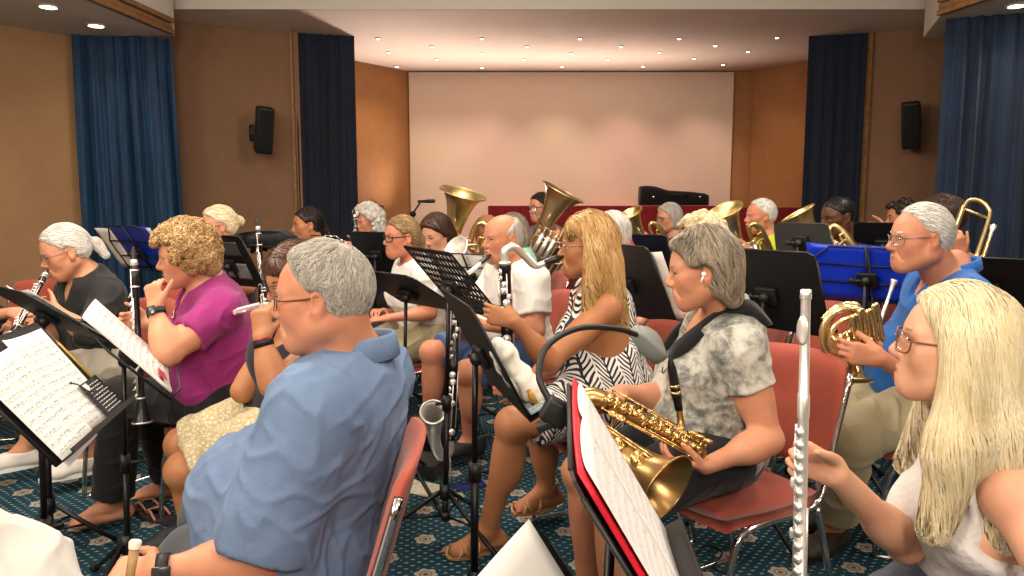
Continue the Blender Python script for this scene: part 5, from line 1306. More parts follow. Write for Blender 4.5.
# --- blue polo with the French horn
def man_polo():
    p = person('polo', 'white-haired man in glasses and bright blue polo shirt seated with a French horn', dict(
        head=W(921, 238, 2.72), hrot=(207, 2, 0), byaw=200, neck=W(950, 279, 2.78), pelvis=pt(925, 402, 2.9, .58), build=1.12, belly=.05, neckr=.066, jaw=1.2, cheek=1.08, old=1, hs=1.0, nose=1.15,
        skin=SKIN['rosy'], hairm=HW, voxel=.0055,
        arms=dict(L=dict(e=W(925, 382, 2.44), w=W(880, 358, 2.36), palm=(.1, .95, .1), dir=(-.95, .1, .15), curls=[(25, 40, 25), (28, 42, 25), (30, 45, 25), (35, 45, 30)], thumb=(.6, .55, .5)), R=dict(w=W(866, 345, 2.85), palm=(-.3, -.8, .2), dir=(-1, -.3, 0), curl=(40, 50, 30))),
        legs=dict(L=dict(k=pt(853, 405, 2.62, .5), a=pt(834, 520, 2.78, .09), fd=(-.8, -.6, 0)), R=dict(k=pt(846, 392, 2.88, .5), a=pt(836, 500, 3.0, .09), fd=(-.9, -.4, 0)))))
    s = clothe(p, 'polo_shirt', fabric('#155fae', .12, .8), dict(bits=('top',), sleeve=.8, es=.024, e=.014, neck='collar', depth=.09, vw=.035, fold=.005, hem=.5))
    collar(p, s, fabric('#155fae', .12, .8), .078, .042, .5, .8)
    clothe(p, 'trousers', fabric('#b3a684', .12), dict(bits=('bottom',), leg=1.85, e=.014, el=.028, fold=.006, fscale=24)); clothe_shoes(p, plain('#3a3028', .6))
    hair(p, HW, dict(thick=.010, planes=[((.060, 0, .092), (.80, 0, -.60))], strands=1500, length=.05, width=.002, flow='back', noise=.002))
    eyeglasses(p, GLM, w=.027, h=.02, shape=2.8, r=.0015); return p
# --- bald bass clarinettist
def man_white_tee():
    p = person('white_tee', 'bald grey-bearded man in white T-shirt and denim shorts with a bass clarinet', dict(
        head=W(503, 238, 3.9), hrot=(212, 4, 0), byaw=206, neck=W(514, 268, 3.95), pelvis=pt(520, 345, 4.05, .58), build=1.2, belly=.09, sw=.2, neckr=.068, jaw=1.2, cheek=1.08, hs=1.04, old=1,
        skin=SKIN['rosy'], hairm=HG, voxel=.0068, armr=1.1,
        arms=dict(L=dict(e=W(536, 330, 3.7), w=W(480, 325, 3.6), palm=(.3, .8, .1), dir=(-1, .0, .1), curl=(35, 45, 30)), R=dict(e=W(463, 335, 4.0), w=W(462, 327, 3.76), palm=(.4, -.6, .1), dir=(-.4, -.8, .3), curl=(45, 50, 30))),
        legs=dict(L=dict(k=W(468, 372, 3.62), a=W(470, 440, 3.75)), R=dict(k=W(432, 352, 3.86), a=W(430, 432, 3.95)))))
    clothe(p, 'tee_shirt', fabric('#e2dfda', .05, .85), dict(bits=('top',), sleeve=.7, es=.03, e=.018, neck='crew', fold=.005, hem=.52)); clothe(p, 'shorts', fabric('#3f5a8c'), dict(bits=('bottom',), leg=.9, e=.014, el=.024)); clothe_shoes(p, plain('#1c1c1e', .6))
    hair(p, HG, dict(thick=.006, planes=[((-.02, 0, .07), (.55, 0, .83)), ((.03, 0, .0), (1, 0, 0))], strands=500, length=.025, width=.002, steps=3, noise=.001))
    hair(p, HG, dict(thick=-.03, planes=[], adds=[('e', (.068, 0, -.098), (.034, .036, .03), .01), ('c', (.06, .04, -.075), (.025, .062, -.05), .014, .010, .01), ('c', (.06, -.04, -.075), (.025, -.062, -.05), .014, .010, .01), ('c', (.1, .016, -.055), (.1, -.016, -.055), .007, .007, .01)], cuts=[('c', (.11, .012, -.0715), (.11, -.012, -.0715), .008, .008)], strands=300, length=.02, width=.002, steps=3, flow='down', noise=.001), 'beard'); return p
# --- white tee, khaki shorts
def woman_white_tee():
    p = person('khaki', 'woman in dark-rimmed glasses, white T-shirt and khaki shorts, hair tied back', dict(
        hs=.97, head=W(402, 237, 4.3), hrot=(204, 2, 0), byaw=198, neck=W(413, 265, 4.36), pelvis=pt(425, 334, 4.42, .57), fem=1, bust=.015, build=1.05, skin=SKIN['rosy'], hairm=HGB, voxel=.0068,
        arms=dict(L=dict(e=W(430, 313, 4.2), w=W(388, 318, 4.02), palm=(0, .2, -1), dir=(-1, 0, -.1), curl=(15, 25, 20)), R=dict(w=W(383, 312, 4.3))),
        legs=dict(L=dict(k=W(386, 354, 4.1), a=W(390, 418, 4.25)), R=dict(k=W(372, 345, 4.35), a=W(376, 410, 4.45)))))
    clothe(p, 'tee_shirt', fabric('#e6e3de', .05, .85), dict(bits=('top',), sleeve=.75, es=.022, e=.016, neck='crew', fold=.005, hem=.52)); clothe(p, 'shorts', fabric('#a29a78'), dict(bits=('bottom',), leg=.85, e=.014, el=.026, fold=.005)); clothe_shoes(p, plain('#d9d5cf', .6))
    hair(p, HGB, dict(thick=.012, adds=[('c', (-.10, 0, .0), (-.12, 0, -.03), .03, .03, .012), ('c', (-.12, 0, -.03), (-.115, .01, -.16), .028, .014, .012)], strands=900, length=.09, width=.0025, flow='tail', tail=(-.11, 0, .0))); eyeglasses(p, GLB, r=.0024, shape=3); return p
for fn in (woman_dress, woman_magenta, woman_black_shirt, woman_piccolo, man_polo, man_white_tee, woman_white_tee): fn()
# ------------------------------------------------------------------ players further back
def rear(key, label, head, skn, hm, hairspec, top, topmat, yaw=195, pitch=4, byaw=None, lean=.02, glasses=None, arms=None, fem=1, build=1.0, lower='#17181c', cfg=None, topname='top', lower_leg=1.9):
    px, py, d = head; H = W(px, py, d); va = math.degrees(math.atan2(-H[0], H[1])); b = rad((byaw or yaw) + va); f = A(math.cos(b), math.sin(b), 0)
    P = H - f * (.06 + lean); P[2] = .57
    c = dict(head=H, hrot=(yaw, pitch, 0), byaw=byaw or yaw, neck=H - f * (.03 + lean) + UP * -.185, pelvis=P, fem=fem, build=build, skin=SKIN[skn], hairm=hm, voxel=.0062, hs=.97, arms=arms or {})
    if fem: c['bust'] = .012
    c.update(cfg or {}); p = person(key, label, c)
    clothe(p, topname, topmat, dict(dict(bits=('top',), sleeve=.7, e=.014, es=.02, neck='crew', fold=.004, hem=.5), **top)); clothe(p, 'trousers' if lower_leg > 1.2 else 'shorts', fabric(lower), dict(bits=('bottom',), leg=lower_leg, e=.012, el=.02)); clothe_shoes(p, plain('#1a1a1c', .6))
    if hairspec is not None: hair(p, hm, dict(dict(strands=700, width=.0028, steps=5), **hairspec))
    if glasses is not None: eyeglasses(p, glasses, r=.0017)
    return p
LONG = [('e', (-.05, .05, -.05), (.06, .05, .11)), ('e', (-.05, -.05, -.05), (.06, .05, .11)), ('e', (-.08, 0, -.07), (.045, .075, .12))]
BOB = [('e', (-.04, .06, -.03), (.06, .035, .07)), ('e', (-.04, -.06, -.03), (.06, .035, .07)), ('e', (-.075, 0, -.03), (.045, .07, .07))]
BUN = [('c', (-.10, 0, .02), (-.125, 0, .02), .032, .034, .012)]
arm = lambda w, dir=(-1, -.2, .1), palm=(0, .9, .1), e=None, hint=None: {k: v for k, v in dict(w=W(*w), dir=dir, palm=palm, curl=(40, 50, 30), e=None if e is None else W(*e), hint=hint).items() if v is not None}
rear('bun', 'blonde woman with hair pinned up and thin glasses, behind a black stand showing pictures', (219, 226, 4.6), 'fair', HPB, dict(thick=.015, adds=BUN + [('e', (.05, 0, .08), (.035, .06, .026))], planes=[((.066, 0, .078), (.757, 0, -.653))], length=.07, flow='tail', tail=(-.12, 0, .02)), dict(sleeve=.9), fabric('#121216'), 190, 4, glasses=GLM, arms=dict(L=arm((226, 285, 4.15), (-.9, -.1, .1), e=(248, 287, 4.4)), R=arm((212, 280, 4.4))))
rear('ponytail', 'player with a low dark ponytail and pale blue top', (308, 225, 5.2), 'tan', HD, dict(thick=.010, adds=[('c', (-.1, 0, -.02), (-.13, 0, -.1), .032, .022, .012)], length=.09, flow='tail', tail=(-.12, 0, -.02)), dict(sleeve=.9), fabric('#a9bdd6'), 188, 4, arms=dict(L=arm((295, 255, 4.85)), R=arm((290, 265, 5.1))))
rear('white_curls', 'white-haired woman in navy top playing a clarinet in front of the niche wall', (369, 221, 5.85), 'rosy', HW, dict(thick=.026, adds=LONG, lumps=160, length=.08, flow='down', jit=.5, cuts=[], noise=.004), dict(neck='v'), fabric('#1c2450'), 202, 8, arms=dict(L=arm((358, 247, 5.5)), R=arm((354, 260, 5.55))))
rear('head_down', 'dark long-haired player with head bowed, beside the left tuba', (437, 233, 4.95), 'pale', HB, dict(thick=.024, adds=LONG, length=.16, flow='down', cuts=[], steps=7, planes=[((.075, 0, .07), (.8, 0, -.6))]), dict(), fabric('#202226'), 222, 24, byaw=205, arms=dict(L=arm((455, 262, 4.7)), R=arm((440, 268, 4.8))))
rear('orange', 'bald player in orange shirt between the left tuba and the bearded man', (487, 229, 5.85), 'tan', HD, None, dict(sleeve=.8), fabric('#b0623a'), 196, 6, fem=0, build=1.1, arms=dict(L=arm((470, 256, 5.5)), R=arm((467, 242, 5.6))))
rear('tuba_player', 'dark-haired man in grey T-shirt playing the copper-toned tuba', (541, 207, 6.2), 'rosy', HD, dict(thick=.008, length=.03), dict(), fabric('#6d7680'), 215, 6, fem=0, build=1.1, glasses=GLB, arms=dict(L=arm((562, 236, 5.75)), R=arm((548, 240, 5.8))))
rear('mint', 'grey-haired woman in mint top hidden behind the bald bearded man', (512, 231, 5.35), 'fair', HSB, dict(thick=.02, adds=LONG, cuts=[], length=.14, flow='down'), dict(), fabric('#8fc4ae'), 190, 4)
rear('coral_top', 'grey-haired woman in coral pink top, face hidden by the golden-haired clarinettist', (611, 233, 4.45), 'fair', HW, dict(thick=.02, adds=BOB, length=.09, flow='down', cuts=[]), dict(), fabric('#d84a5e'), 176, 4, arms=dict(L=arm((640, 322, 4.2), (-.7, -.2, -.6), e=(662, 296, 4.3)), R=arm((600, 300, 4.35))), cfg=dict(neck=W(620, 249, 4.52)))
rear('grey_glasses', 'grey-haired woman in glasses and black top in front of the red draped table', (669, 218, 6.3), 'fair', HG, dict(thick=.018, adds=BOB, length=.1, flow='down', cuts=[]), dict(sleeve=1.6), fabric('#111114'), 208, 4, glasses=GLM, arms=dict(L=arm((650, 240, 5.95)), R=arm((640, 236, 6.1))))
rear('blonde_hidden', 'short-haired blonde player in black hidden behind the grey-bobbed saxophonist', (703, 241, 3.5), 'fair', HPB, dict(thick=.02, lumps=120, length=.05, flow='crown', jit=.5), dict(sleeve=.4), fabric('#1a1a1e'), 190, 6, arms=dict(L=arm((700, 322, 3.15), e=(742, 315, 3.3)), R=arm((690, 320, 3.5))))
rear('yellow', 'white-haired moustached man in bright yellow T-shirt playing a baritone horn', (761, 216, 5.2), 'rosy', HW, dict(thick=.008, length=.03, planes=[((.06, 0, .085), (.80, 0, -.60))]), dict(sleeve=.8), fabric('#c9d42e', .1), 200, 2, fem=0, build=1.1, arms=dict(L=arm((750, 252, 4.8), e=(772, 272, 4.95)), R=arm((742, 256, 4.95))))
p = PEOPLE['yellow']; hair(p, HW, dict(thick=-.03, planes=[], cuts=[], adds=[('c', (.104, .012, -.055), (.09, .028, -.066), .007, .005, .01), ('c', (.104, -.012, -.055), (.09, -.028, -.066), .007, .005, .01)], strands=120, length=.015, width=.002, steps=3, flow='down', noise=0), 'moustache')
rear('navy', 'black-haired man in navy T-shirt and blue shorts behind the blue folder', (838, 217, 4.5), 'dark', HBLK, dict(thick=.006, length=.012, steps=3, noise=.001), dict(sleeve=.8), fabric('#16203a'), 218, 10, fem=0, build=1.1, lower='#2a6cc0', lower_leg=.9, arms=dict(L=arm((828, 280, 4.0), (-.9, .1, .2)), R=arm((811, 270, 4.15), (-.2, -.5, .8))), cfg=dict(neckr=.064))
rear('trombonist', 'dark-haired player mostly hidden behind the man in bright blue polo, one hand showing', (903, 218, 5.1), 'tan', HD, dict(thick=.014, lumps=60, length=.04), dict(sleeve=1.5), fabric('#191a1f'), 196, 4, arms=dict(L=arm((886, 229, 4.75), (-1, -.1, .1)), R=arm((898, 240, 4.9))))
rear('brown_bun', 'brown-haired trombone player behind the head of the man in bright blue polo', (941, 219, 3.8), 'fair', HB, dict(thick=.014, adds=[('e', (-.07, 0, .03), (.05, .07, .07))], length=.06), dict(sleeve=.5), fabric('#1a1a20'), 190, 4, arms=dict(L=arm((960, 254, 3.6), (-.3, -.2, .9), e=(972, 266, 3.7)), R=arm((950, 260, 3.75))))
rear('edge_blonde', 'blonde player cut off by the right edge behind the long-haired flautist', (1062, 258, 3.3), 'fair', HBL, dict(thick=.02, adds=LONG, length=.14, flow='down', cuts=[]), dict(sleeve=.3), fabric('#d0b48a'), 188, 4)
# near left corner: only a shoulder in a white blouse shows
p = person('corner', 'player in a white blouse, cut off at the bottom left corner', dict(head=W(-150, 488, .98), hrot=(146, 6, 0), byaw=146, neck=W(-66, 600, 1.0), pelvis=A(-.72, 1.02, .5), fem=1, build=1.08, bust=.02, skin=SKIN['tan'], hairm=HB, voxel=.0055,
    arms=dict(L=dict(w=A(-1.12, .9, .66)), R=dict(w=A(-1.15, 1.1, .66)))))
clothe(p, 'blouse', fabric('#d8d5cf', .05, .85), dict(bits=('top',), sleeve=.12, e=.022, es=.02, neck='crew', fold=.005, hem=.45)); clothe(p, 'trousers', fabric('#3a3d46'), dict(bits=('bottom',), leg=1.85, e=.012)); clothe_shoes(p, plain('#1a1a1c', .6)); hair(p, HB, dict(thick=.02, adds=BOB, strands=300, flow='down', cuts=[]))
# far left: a hand on a black instrument, body outside the frame
rear('left_edge', 'dark-clothed player cut off by the left edge, one hand showing', (-44, 268, 3.9), 'fair', HD, dict(thick=.015, adds=BOB, length=.08), dict(sleeve=1.7), fabric('#15161a'), 340, 10, arms=dict(R=arm((12, 312, 3.55), (.9, -.2, -.2), (0, .5, -.8)), L=arm((-6, 318, 3.9), (.9, -.2, -.2), (0, -.3, -.8))))
# ------------------------------------------------------------------ chairs under the players
DY = dict(sax=32, dress=22, blue_shirt=14)
def chair_for(key, label, back=.0, dyaw=0, z=-.012, side=0):
    p = PEOPLE[key]; f = p['f']; a = math.degrees(math.atan2(f[1], f[0])) + dyaw + DY.get(key, 0); c = p['P'] - f * (.0 + back) + p['l'] * (side + (.13 if key == 'blue_shirt' else 0))
    chair(label, c[0], c[1], a, None, z)
for k, lab, bk in (('blue_shirt', 'coral chair carrying the heavy man in faded blue shirt', -.005), ('sax', 'coral chair under the saxophonist in mottled white top', .05), ('dress', 'coral chair under the woman in the leaf-print dress', .0), ('magenta', 'coral chair under the woman in the magenta tee', .02),
        ('black_shirt', 'coral chair under the ponytailed woman in black shirt by the left wall', 0), ('flautist', 'coral chair under the woman in cream lace shorts', 0), ('polo', 'coral chair under the man in bright blue polo shirt', .02), ('white_tee', 'coral chair under the bald bearded man in white T-shirt', .03),
        ('khaki', 'coral chair under the woman in khaki shorts', 0), ('blonde', 'coral chair under the long-haired blonde flautist', .02), ('left_edge', 'red chair under the player cut off by the left edge', 0)):
    chair_for(k, lab, bk)
chair_for('corner', 'coral chair under the player at the bottom left corner', 0, -94)
for k, lab in (('bun', 'coral chair under the blonde woman with pinned-up hair'), ('ponytail', 'coral chair under the dark-haired player with a low ponytail'), ('white_curls', 'coral chair under the white-haired clarinettist at the back'), ('head_down', 'coral chair under the player with head bowed'), ('orange', 'coral chair under the bald player in orange'),
        ('tuba_player', 'coral chair under the tuba player in grey'), ('mint', 'coral chair under the woman in mint'), ('coral_top', 'coral chair under the woman in coral pink top'), ('grey_glasses', 'coral chair under the woman in glasses by the red table'), ('blonde_hidden', 'coral chair under the short-haired blonde in black'), ('yellow', 'coral chair under the man in yellow'), ('navy', 'coral chair under the man in navy T-shirt'),
        ('trombonist', 'coral chair under the trombonist behind the blue polo'), ('brown_bun', 'coral chair under the brown-haired trombone player'), ('edge_blonde', 'coral chair under the player cut off by the right edge')):
    chair_for(k, lab)
for (px, py, d, yaw, lab) in ((146, 325, 4.15, 250, 'empty coral chair between the black shirt and the magenta tee'), (256, 288, 4.4, 215, 'empty coral chair behind the tall upright clarinet in the second row'), (6, 288, 4.4, 262, 'empty red chair against the tan wall at the left edge'), (788, 330, 3.5, 200, 'empty coral chair seen beneath the big black stand')):
    c = W(px, py, d); chair(lab, c[0], c[1], yaw)
# ------------------------------------------------------------------ stands, left to right
def cen(px, py, d): return W(px, py, d)
S1 = stand('black music stand at the front left holding two pages of music', cen(46, 387, 1.9), 12, 38, .5, .34, legyaw=40)
sheet('sheet of music on the front left stand, far page with its corner by the pencil', S1, .075, -.005, .225, .31, 'paper_dense', -2)
sheet('sheet of music on the front left stand, near page cut by the left picture edge', S1, -.135, -.03, .225, .31, 'paper_dense', 3, .009)
m = MB(); L = S1['L']; m.tube([L(.225, -.06, .012), L(.225, .09, .012)], .0035, 6); m.tube([L(.225, .09, .012), L(.225, .098, .012)], [.0035, .0008], 6, 0); tag(m.build('pencil', plain('#c79a2e', .4), origin=L(.225, 0, .012)), 'yellow pencil lying along the front left music stand', 'pencil')
def leaflet():
    L = S1['L']; o = empty('leaflet', L(.2, -.13), 'black leaflet with small white print at the corner of the front left stand', 'leaflet'); m = MB(); m.slab([L(.11, -.16, .016), L(.245, -.16, .016), L(.245, -.045, .016), L(.11, -.045, .016)], .002); m.build('cover', plain('#16171a', .5), o); m = MB(); r = random.Random(4)
    for i in range(9):
        v = -.15 + i * .011; u = .13
        while u < .23:
            w = r.uniform(.006, .018); m.slab([L(u, v, .0175), L(u + w, v, .0175), L(u + w, v + .0022, .0175), L(u, v + .0022, .0175)], .0006); u += w + .007
    m.slab([L(.12, -.07, .0175), L(.15, -.07, .0175), L(.15, -.05, .0175), L(.12, -.05, .0175)], .0008); b = m.build('print', M['paper_plain'], o)
leaflet()
m = MB(); m.spline([L(.08, -.03, .02), L(.10, -.045, .022), L(.115, -.075, .024), L(.15, -.085, .024)], .0018, 6); m.ball(L(.077, -.028, .02), .004); tag(m.build('stand_clip', M['black_plastic'], origin=L(.1, -.05, .02)), 'thin black wire page clip lying across the front left sheet music', 'clip')
S2 = stand('black music stand before the ponytailed woman in black shirt', cen(44, 312, 2.75), 50, 52, .5, .34, legyaw=20, legr=.24)
sheet('sheet of music on the stand before the ponytailed woman', S2, -.1, 0, .23, .31, 'paper'); sheet('second sheet of music on the stand before the ponytailed woman, its far page', S2, .13, -.01, .22, .3, 'paper', 2)
S3 = stand('thin music stand with a thick white folder, standing before the magenta tee', cen(127, 351, 2.42), 26, 44, .46, .34, style='wire', legyaw=20, post=.010)
sheet('open white music folder with a red tab on the thin stand before the magenta tee', S3, 0, .01, .46, .335, 'paper_dense', 0, .010, .02, .008, 'music_folder', None, 'folder')
m = MB(); L = S3['L']; m.slab([L(-.20, -.10, .034), L(-.05, -.10, .026), L(-.05, -.13, .026), L(-.20, -.13, .034)], .001); tag(m.build('red_tab', plain('#b3202c', .6), origin=L(-.13, -.11, .03)), 'red paper strip on the white folder before the magenta tee', 'paper strip')
S4 = stand('wire music stand carrying a blue folder in front of the wide left curtain', cen(138, 249, 4.6), 62, 34, .45, .35, style='wire', legyaw=0)
BLUE = plain('#14329a', .3, 0, .1, 8, name='blue_folder_plastic')
sheet('blue folder with white page edges on the wire stand before the left curtain', S4, -.02, .0, .35, .33, BLUE, 0, .007, .0, .004, 'music_folder', None, 'folder')
sheet('white sheet standing beside the blue folder before the left curtain', S4, .23, -.005, .15, .31, 'paper_plain', 0, .006, .0, .0012); sheet('narrow white sheet edging the blue folder on the side of the left wall', S4, -.22, -.005, .035, .33, 'paper_plain', 0, .006, 0)
S5 = stand('black stand with small grey pictures, before the blonde with pinned-up hair', cen(230, 261, 4.0), 62, 28, .34, .32, legyaw=10)
for q, (u, v, w_, h_) in enumerate(((-.06, .08, .12, .09), (.09, .075, .10, .08), (-.07, -.06, .10, .1), (.05, -.05, .09, .1))):
    sheet(('dim picture card, upper far one on the back of the black stand', 'dim picture card, upper near one on the back of the black stand', 'grey picture card, lower far one on the back of the black stand', 'pale grey picture card, lower near one on the back of the black stand')[q], S5, u, v, w_, h_, plain(('#3a3d40', '#2e3032', '#6d6f70', '#8a8c8c')[q], .4, 0, .3, 40), 0, -.008, 0, .001, 'picture_card', None, 'card')
S5b = stand('black stand whose flat desk carries a soft black bag', cen(257, 247, 4.85), 60, 82, .46, .33, legyaw=50)
def bag():
    c = S5b['c'] + UP * .055; o = empty('soft_bag', c, 'crumpled soft black bag lying on the flat stand behind the upright clarinet', 'bag'); Fd = Field(c - .3, c + .3, .009)
    for dx, dy, rz in ((-.1, 0, .035), (.02, .02, .04), (.13, 0, .05), (.19, -.03, .045), (.06, -.05, .035)): Fd.prim(ell(c + A(dx, dy, 0), (.09, .09, rz), None, .05))
    V, Q = Fd.mesh(); V = V + vnormals(V, Q) * (.006 * wav(V, 3, 40))[:, None]; mesh_obj('bag_body', V, Q, M['black_cloth'], o)
    m = MB(); m.spline([c + A(-.1, -.05, .03), c + A(.0, -.09, .045), c + A(.12, -.1, .05), c + A(.2, -.06, .04)], .009, 6); m.build('strap', M['black_cloth'], o)
bag()
S19 = stand('wire music stand with a pale edge, right of the low-ponytailed player', cen(332, 249, 4.6), 60, 40, .34, .22, style='wire', mat=M['chrome'], legyaw=30)
S20 = stand('black music stand before the white-haired clarinettist in navy', cen(377, 252, 5.0), 68, 25, .36, .3, legyaw=10)
S6 = stand('black music stand slanting before the woman in khaki shorts, single thin post', cen(406, 290, 3.35), 42, 58, .5, .34, legyaw=70)
S21 = stand('wire music stand holding white sheets, beside the left tuba', cen(470, 274, 4.3), 62, 35, .42, .3, style='wire', legyaw=15)
sheet('pair of white sheets on the wire stand beside the left tuba, far sheet', S21, .1, 0, .2, .28, 'paper_plain'); sheet('pair of white sheets on the wire stand beside the left tuba, near sheet', S21, -.11, 0, .2, .28, 'paper_plain')
S8 = stand('perforated black music stand on a wide tripod, left of the bass clarinettists', cen(452, 282, 2.88), 27, 40, .5, .33, style='holes', legyaw=195, legr=.34)
S7 = stand('heavy black music stand with a round base, before the leaf-print dress', cen(482, 349, 2.28), 15, 27, .52, .37, base='dome', post=.013, lip=.06, foot=cen(473, 350, 2.3)[:2])
S9 = stand('black music stand with white pages at its edge, between golden-haired and grey-bobbed women', cen(629, 281, 3.35), 22, 24, .55, .37, legyaw=30, legr=.22)
sheet('white pages sticking out beyond the black stand between the golden-haired and grey-bobbed women', S9, -.215, -.005, .23, .32, 'paper_plain', -2, .006, .015, .003)
S10 = stand('small dark stand before the woman in glasses by the red table', cen(643, 249, 4.9), 58, 28, .36, .22, legyaw=0, mat=plain('#1c2130', .35))
S11 = stand('big black music stand with its back to us, left of the grey stand', cen(768, 290, 2.9), 34, 20, .48, .34, legyaw=50, post=.014)
S12 = stand('grey music stand with knobs on its back, before the man in navy T-shirt', cen(802, 238, 3.9), 32, 14, .34, .16, legyaw=10, mat=M['desk_grey'])
S13 = stand('wire music stand with an open bright blue folder, before the man in bright blue polo', cen(868, 275, 3.4), 45, 20, .56, .27, style='wire', legyaw=40)
BRB = plain('#1238c8', .3, 0, .08, 6, name='bright_blue_folder_plastic')
sheet('open bright blue folder, half nearest the big black stand', S13, .145, .0, .28, .28, BRB, 1, .008, .012, .004, 'music_folder', None, 'folder'); sheet('open bright blue folder, half nearest the man in polo shirt', S13, -.145, .0, .28, .28, BRB, -1, .008, .012, .004, 'music_folder', None, 'folder')
S14 = stand('black music stand with one pale page edge, behind the bright blue folder', cen(884, 241, 4.3), 55, 35, .32, .26, legyaw=0)
sheet('pale page edge on the black stand behind the blue folder', S14, -.12, 0, .1, .25, 'paper_plain', 0, -.008, 0, .002)
S17 = stand('black music stand with a white edge near the right picture edge, below the trombone', cen(988, 284, 3.1), 45, 40, .46, .3, legyaw=20); sheet('white page on the black stand below the trombone', S17, -.19, 0, .05, .3, 'paper_plain', 0, .006, 0)
# near stand with the red folder and the gooseneck lamp
S15 = stand('near music stand with a red folder and white pages in front of the saxophonist', cen(624, 510, 1.12), -4, 31, .5, .34, legyaw=35)
sheet('bright red folder on the near stand in front of the saxophonist', S15, -.0, -.002, .5, .345, plain('#c4162c', .45, 0, .06), 0, .006, .004, .004, 'music_folder', None, 'folder')
sheet('white page of music in the red folder, far page', S15, .115, .0, .225, .325, 'paper_faint', 0, .013, .006, .002); sheet('white page of music in the red folder, near page', S15, -.118, .0, .225, .325, 'paper_faint', 0, .013, .006, .002)
S16 = stand('music stand at the bottom edge whose white page corner alone shows', cen(546, 712, .92), -22, 36, .5, .34, legyaw=0); sheet('white page whose corner shows at the bottom edge', S16, .10, .035, .225, .32, 'paper_plain', 0, .008, .003); sheet('second page on the stand at the bottom edge, beside the corner', S16, -.11, .0, .225, .32, 'paper', 0, .008, .003)
def gooseneck():
    b = W(556, 412, 1.32); o = empty('stand_light', b, 'gooseneck stand light with a grey head arching in front of the saxophonist', 'lamp')
    m = MB(); m.box(b, (.05, .04, .045), Ry(.5), 0, .006); m.box(b + A(-.012, 0, -.02), (.05, .035, .016), Ry(-.4), 0, .004); m.tube([b + A(.02, 0, -.01), b + A(.05, .0, -.045)], .012); m.build('clamp', M['black_plastic'], o)
    P = [W(550, 402, 1.32), W(539, 375, 1.34), W(548, 345, 1.4), W(580, 328, 1.5), W(618, 329, 1.6), W(640, 336, 1.68)]
    m = MB(); m.spline(P, .0065, 10, 8); m.build('gooseneck', M['black_plastic'], o)
    h0 = W(637, 334, 1.68); h1 = W(668, 358, 1.74); d = nrm(h1 - h0); B = basis(d, (-.2, -.6, .8)); m = MB(); V = []; pr = [(-.012, .014, .012), (.0, .02, .016), (.03, .034, .02), (.065, .04, .021), (.085, .036, .018), (.09, .028, .012)]
    for (t, w_, h_) in pr:
        for j in range(16):
            an = 2 * math.pi * j / 16; ca, sa = math.cos(an), math.sin(an); V.append(h0 + d * t + B[:, 1] * w_ * math.copysign(abs(ca) ** .3, ca) + B[:, 2] * h_ * math.copysign(abs(sa) ** .3, sa))
    m.add(V, [(i * 16 + j, i * 16 + (j + 1) % 16, (i + 1) * 16 + (j + 1) % 16, (i + 1) * 16 + j) for i in range(len(pr) - 1) for j in range(16)] + [tuple(range(15, -1, -1)), tuple(80 + j for j in range(16))]); m.build('lamp_head', M['grey_plastic'], o)
    m = MB(); c = h0 + d * .05 - B[:, 2] * .021; m.box(c, (.06, .05, .004), B, 0, .001); m.build('diffuser', plain('#b9b9b2', .3), o)
gooseneck()
def cloth_on_ledge():
    L = S7['L']; c = L(-.16, -.13, .05); Fd = Field(c - .16, c + .16, .005)
    for u, v, z, r in ((-.2, -.08, .035, .035), (-.17, -.02, .03, .04), (-.2, .03, .025, .03), (-.13, -.1, .045, .035), (-.22, -.13, .05, .035), (-.17, -.15, .05, .03)): Fd.prim(ell(L(u, v, z), (r * 1.0, r * 1.1, r * .8), S7['R'], .06))
    V, Q = Fd.mesh(); V = V + vnormals(V, Q) * (.010 * (np.abs(wav(V, 8, 60, 4)) - .4))[:, None]; o = mesh_obj('cleaning_cloth', V, Q, fabric('#e4e0d6', .06), origin=c); tag(o, 'crumpled white cloth resting on the heavy black stand before the leaf-print dress', 'cloth')
    o = empty('reed_case', L(-.2, -.172, .03), 'pale blue case lying on the ledge of the heavy black stand', 'case'); m = MB(); m.box(L(-.19, -.167, .034), (.12, .014, .05), S7['R'], 0, .004); m.build('case_base', plain('#b9d2d8', .4), o); m = MB(); m.box(L(-.19, -.156, .034), (.122, .007, .052), S7['R'], 0, .003); m.build('case_lid', plain('#cfe2e6', .35), o)
    m = MB(); a = L(-.255, -.145, .035); m.lathe([(0, .0), (0, .009), (.03, .010), (.032, .007), (.045, .007), (.046, 0)], a, a + S7['R'][:, 1], 14); tag(m.build('cork_grease', M['cork'], origin=a), 'small amber tube standing beside the white cloth on the heavy black stand', 'tube')
cloth_on_ledge()
# ------------------------------------------------------------------ instruments
clarinet('clarinet held by the ponytailed woman in black shirt', W(48, 269, 3.34), W(12, 338, 2.98), (.3, -.6, .7))
a, b = W(133, 246, 2.74), W(139, 362, 2.70); clarinet('clarinet held upright by the woman in magenta tee', a, a + nrm(b - a) * .66, (-.5, -.85, 0))
a, b = W(257, 217, 4.02), W(266, 318, 3.98); clarinet('clarinet standing upright between the magenta tee and the dark-haired low ponytail', a, a + nrm(b - a) * .66, (-.3, -.95, 0))
a, b = W(354, 209, 5.42), W(360, 262, 5.2); clarinet('clarinet played by the white-haired woman in navy', a, a + nrm(b - a) * .66, (-.2, -.95, 0))
a, b = W(284, 301, 2.3), W(237, 312, 2.75); flute('flute played by the woman half hidden behind the man in faded blue shirt', a, a + nrm(b - a) * .67, (-.3, -.6, .8))
a, b = W(806, 289, 1.335), W(800, 580, 1.3); flute('silver flute held upright by the long-haired blonde woman', a, a + nrm(b - a) * .67, (-.75, -.65, 0))
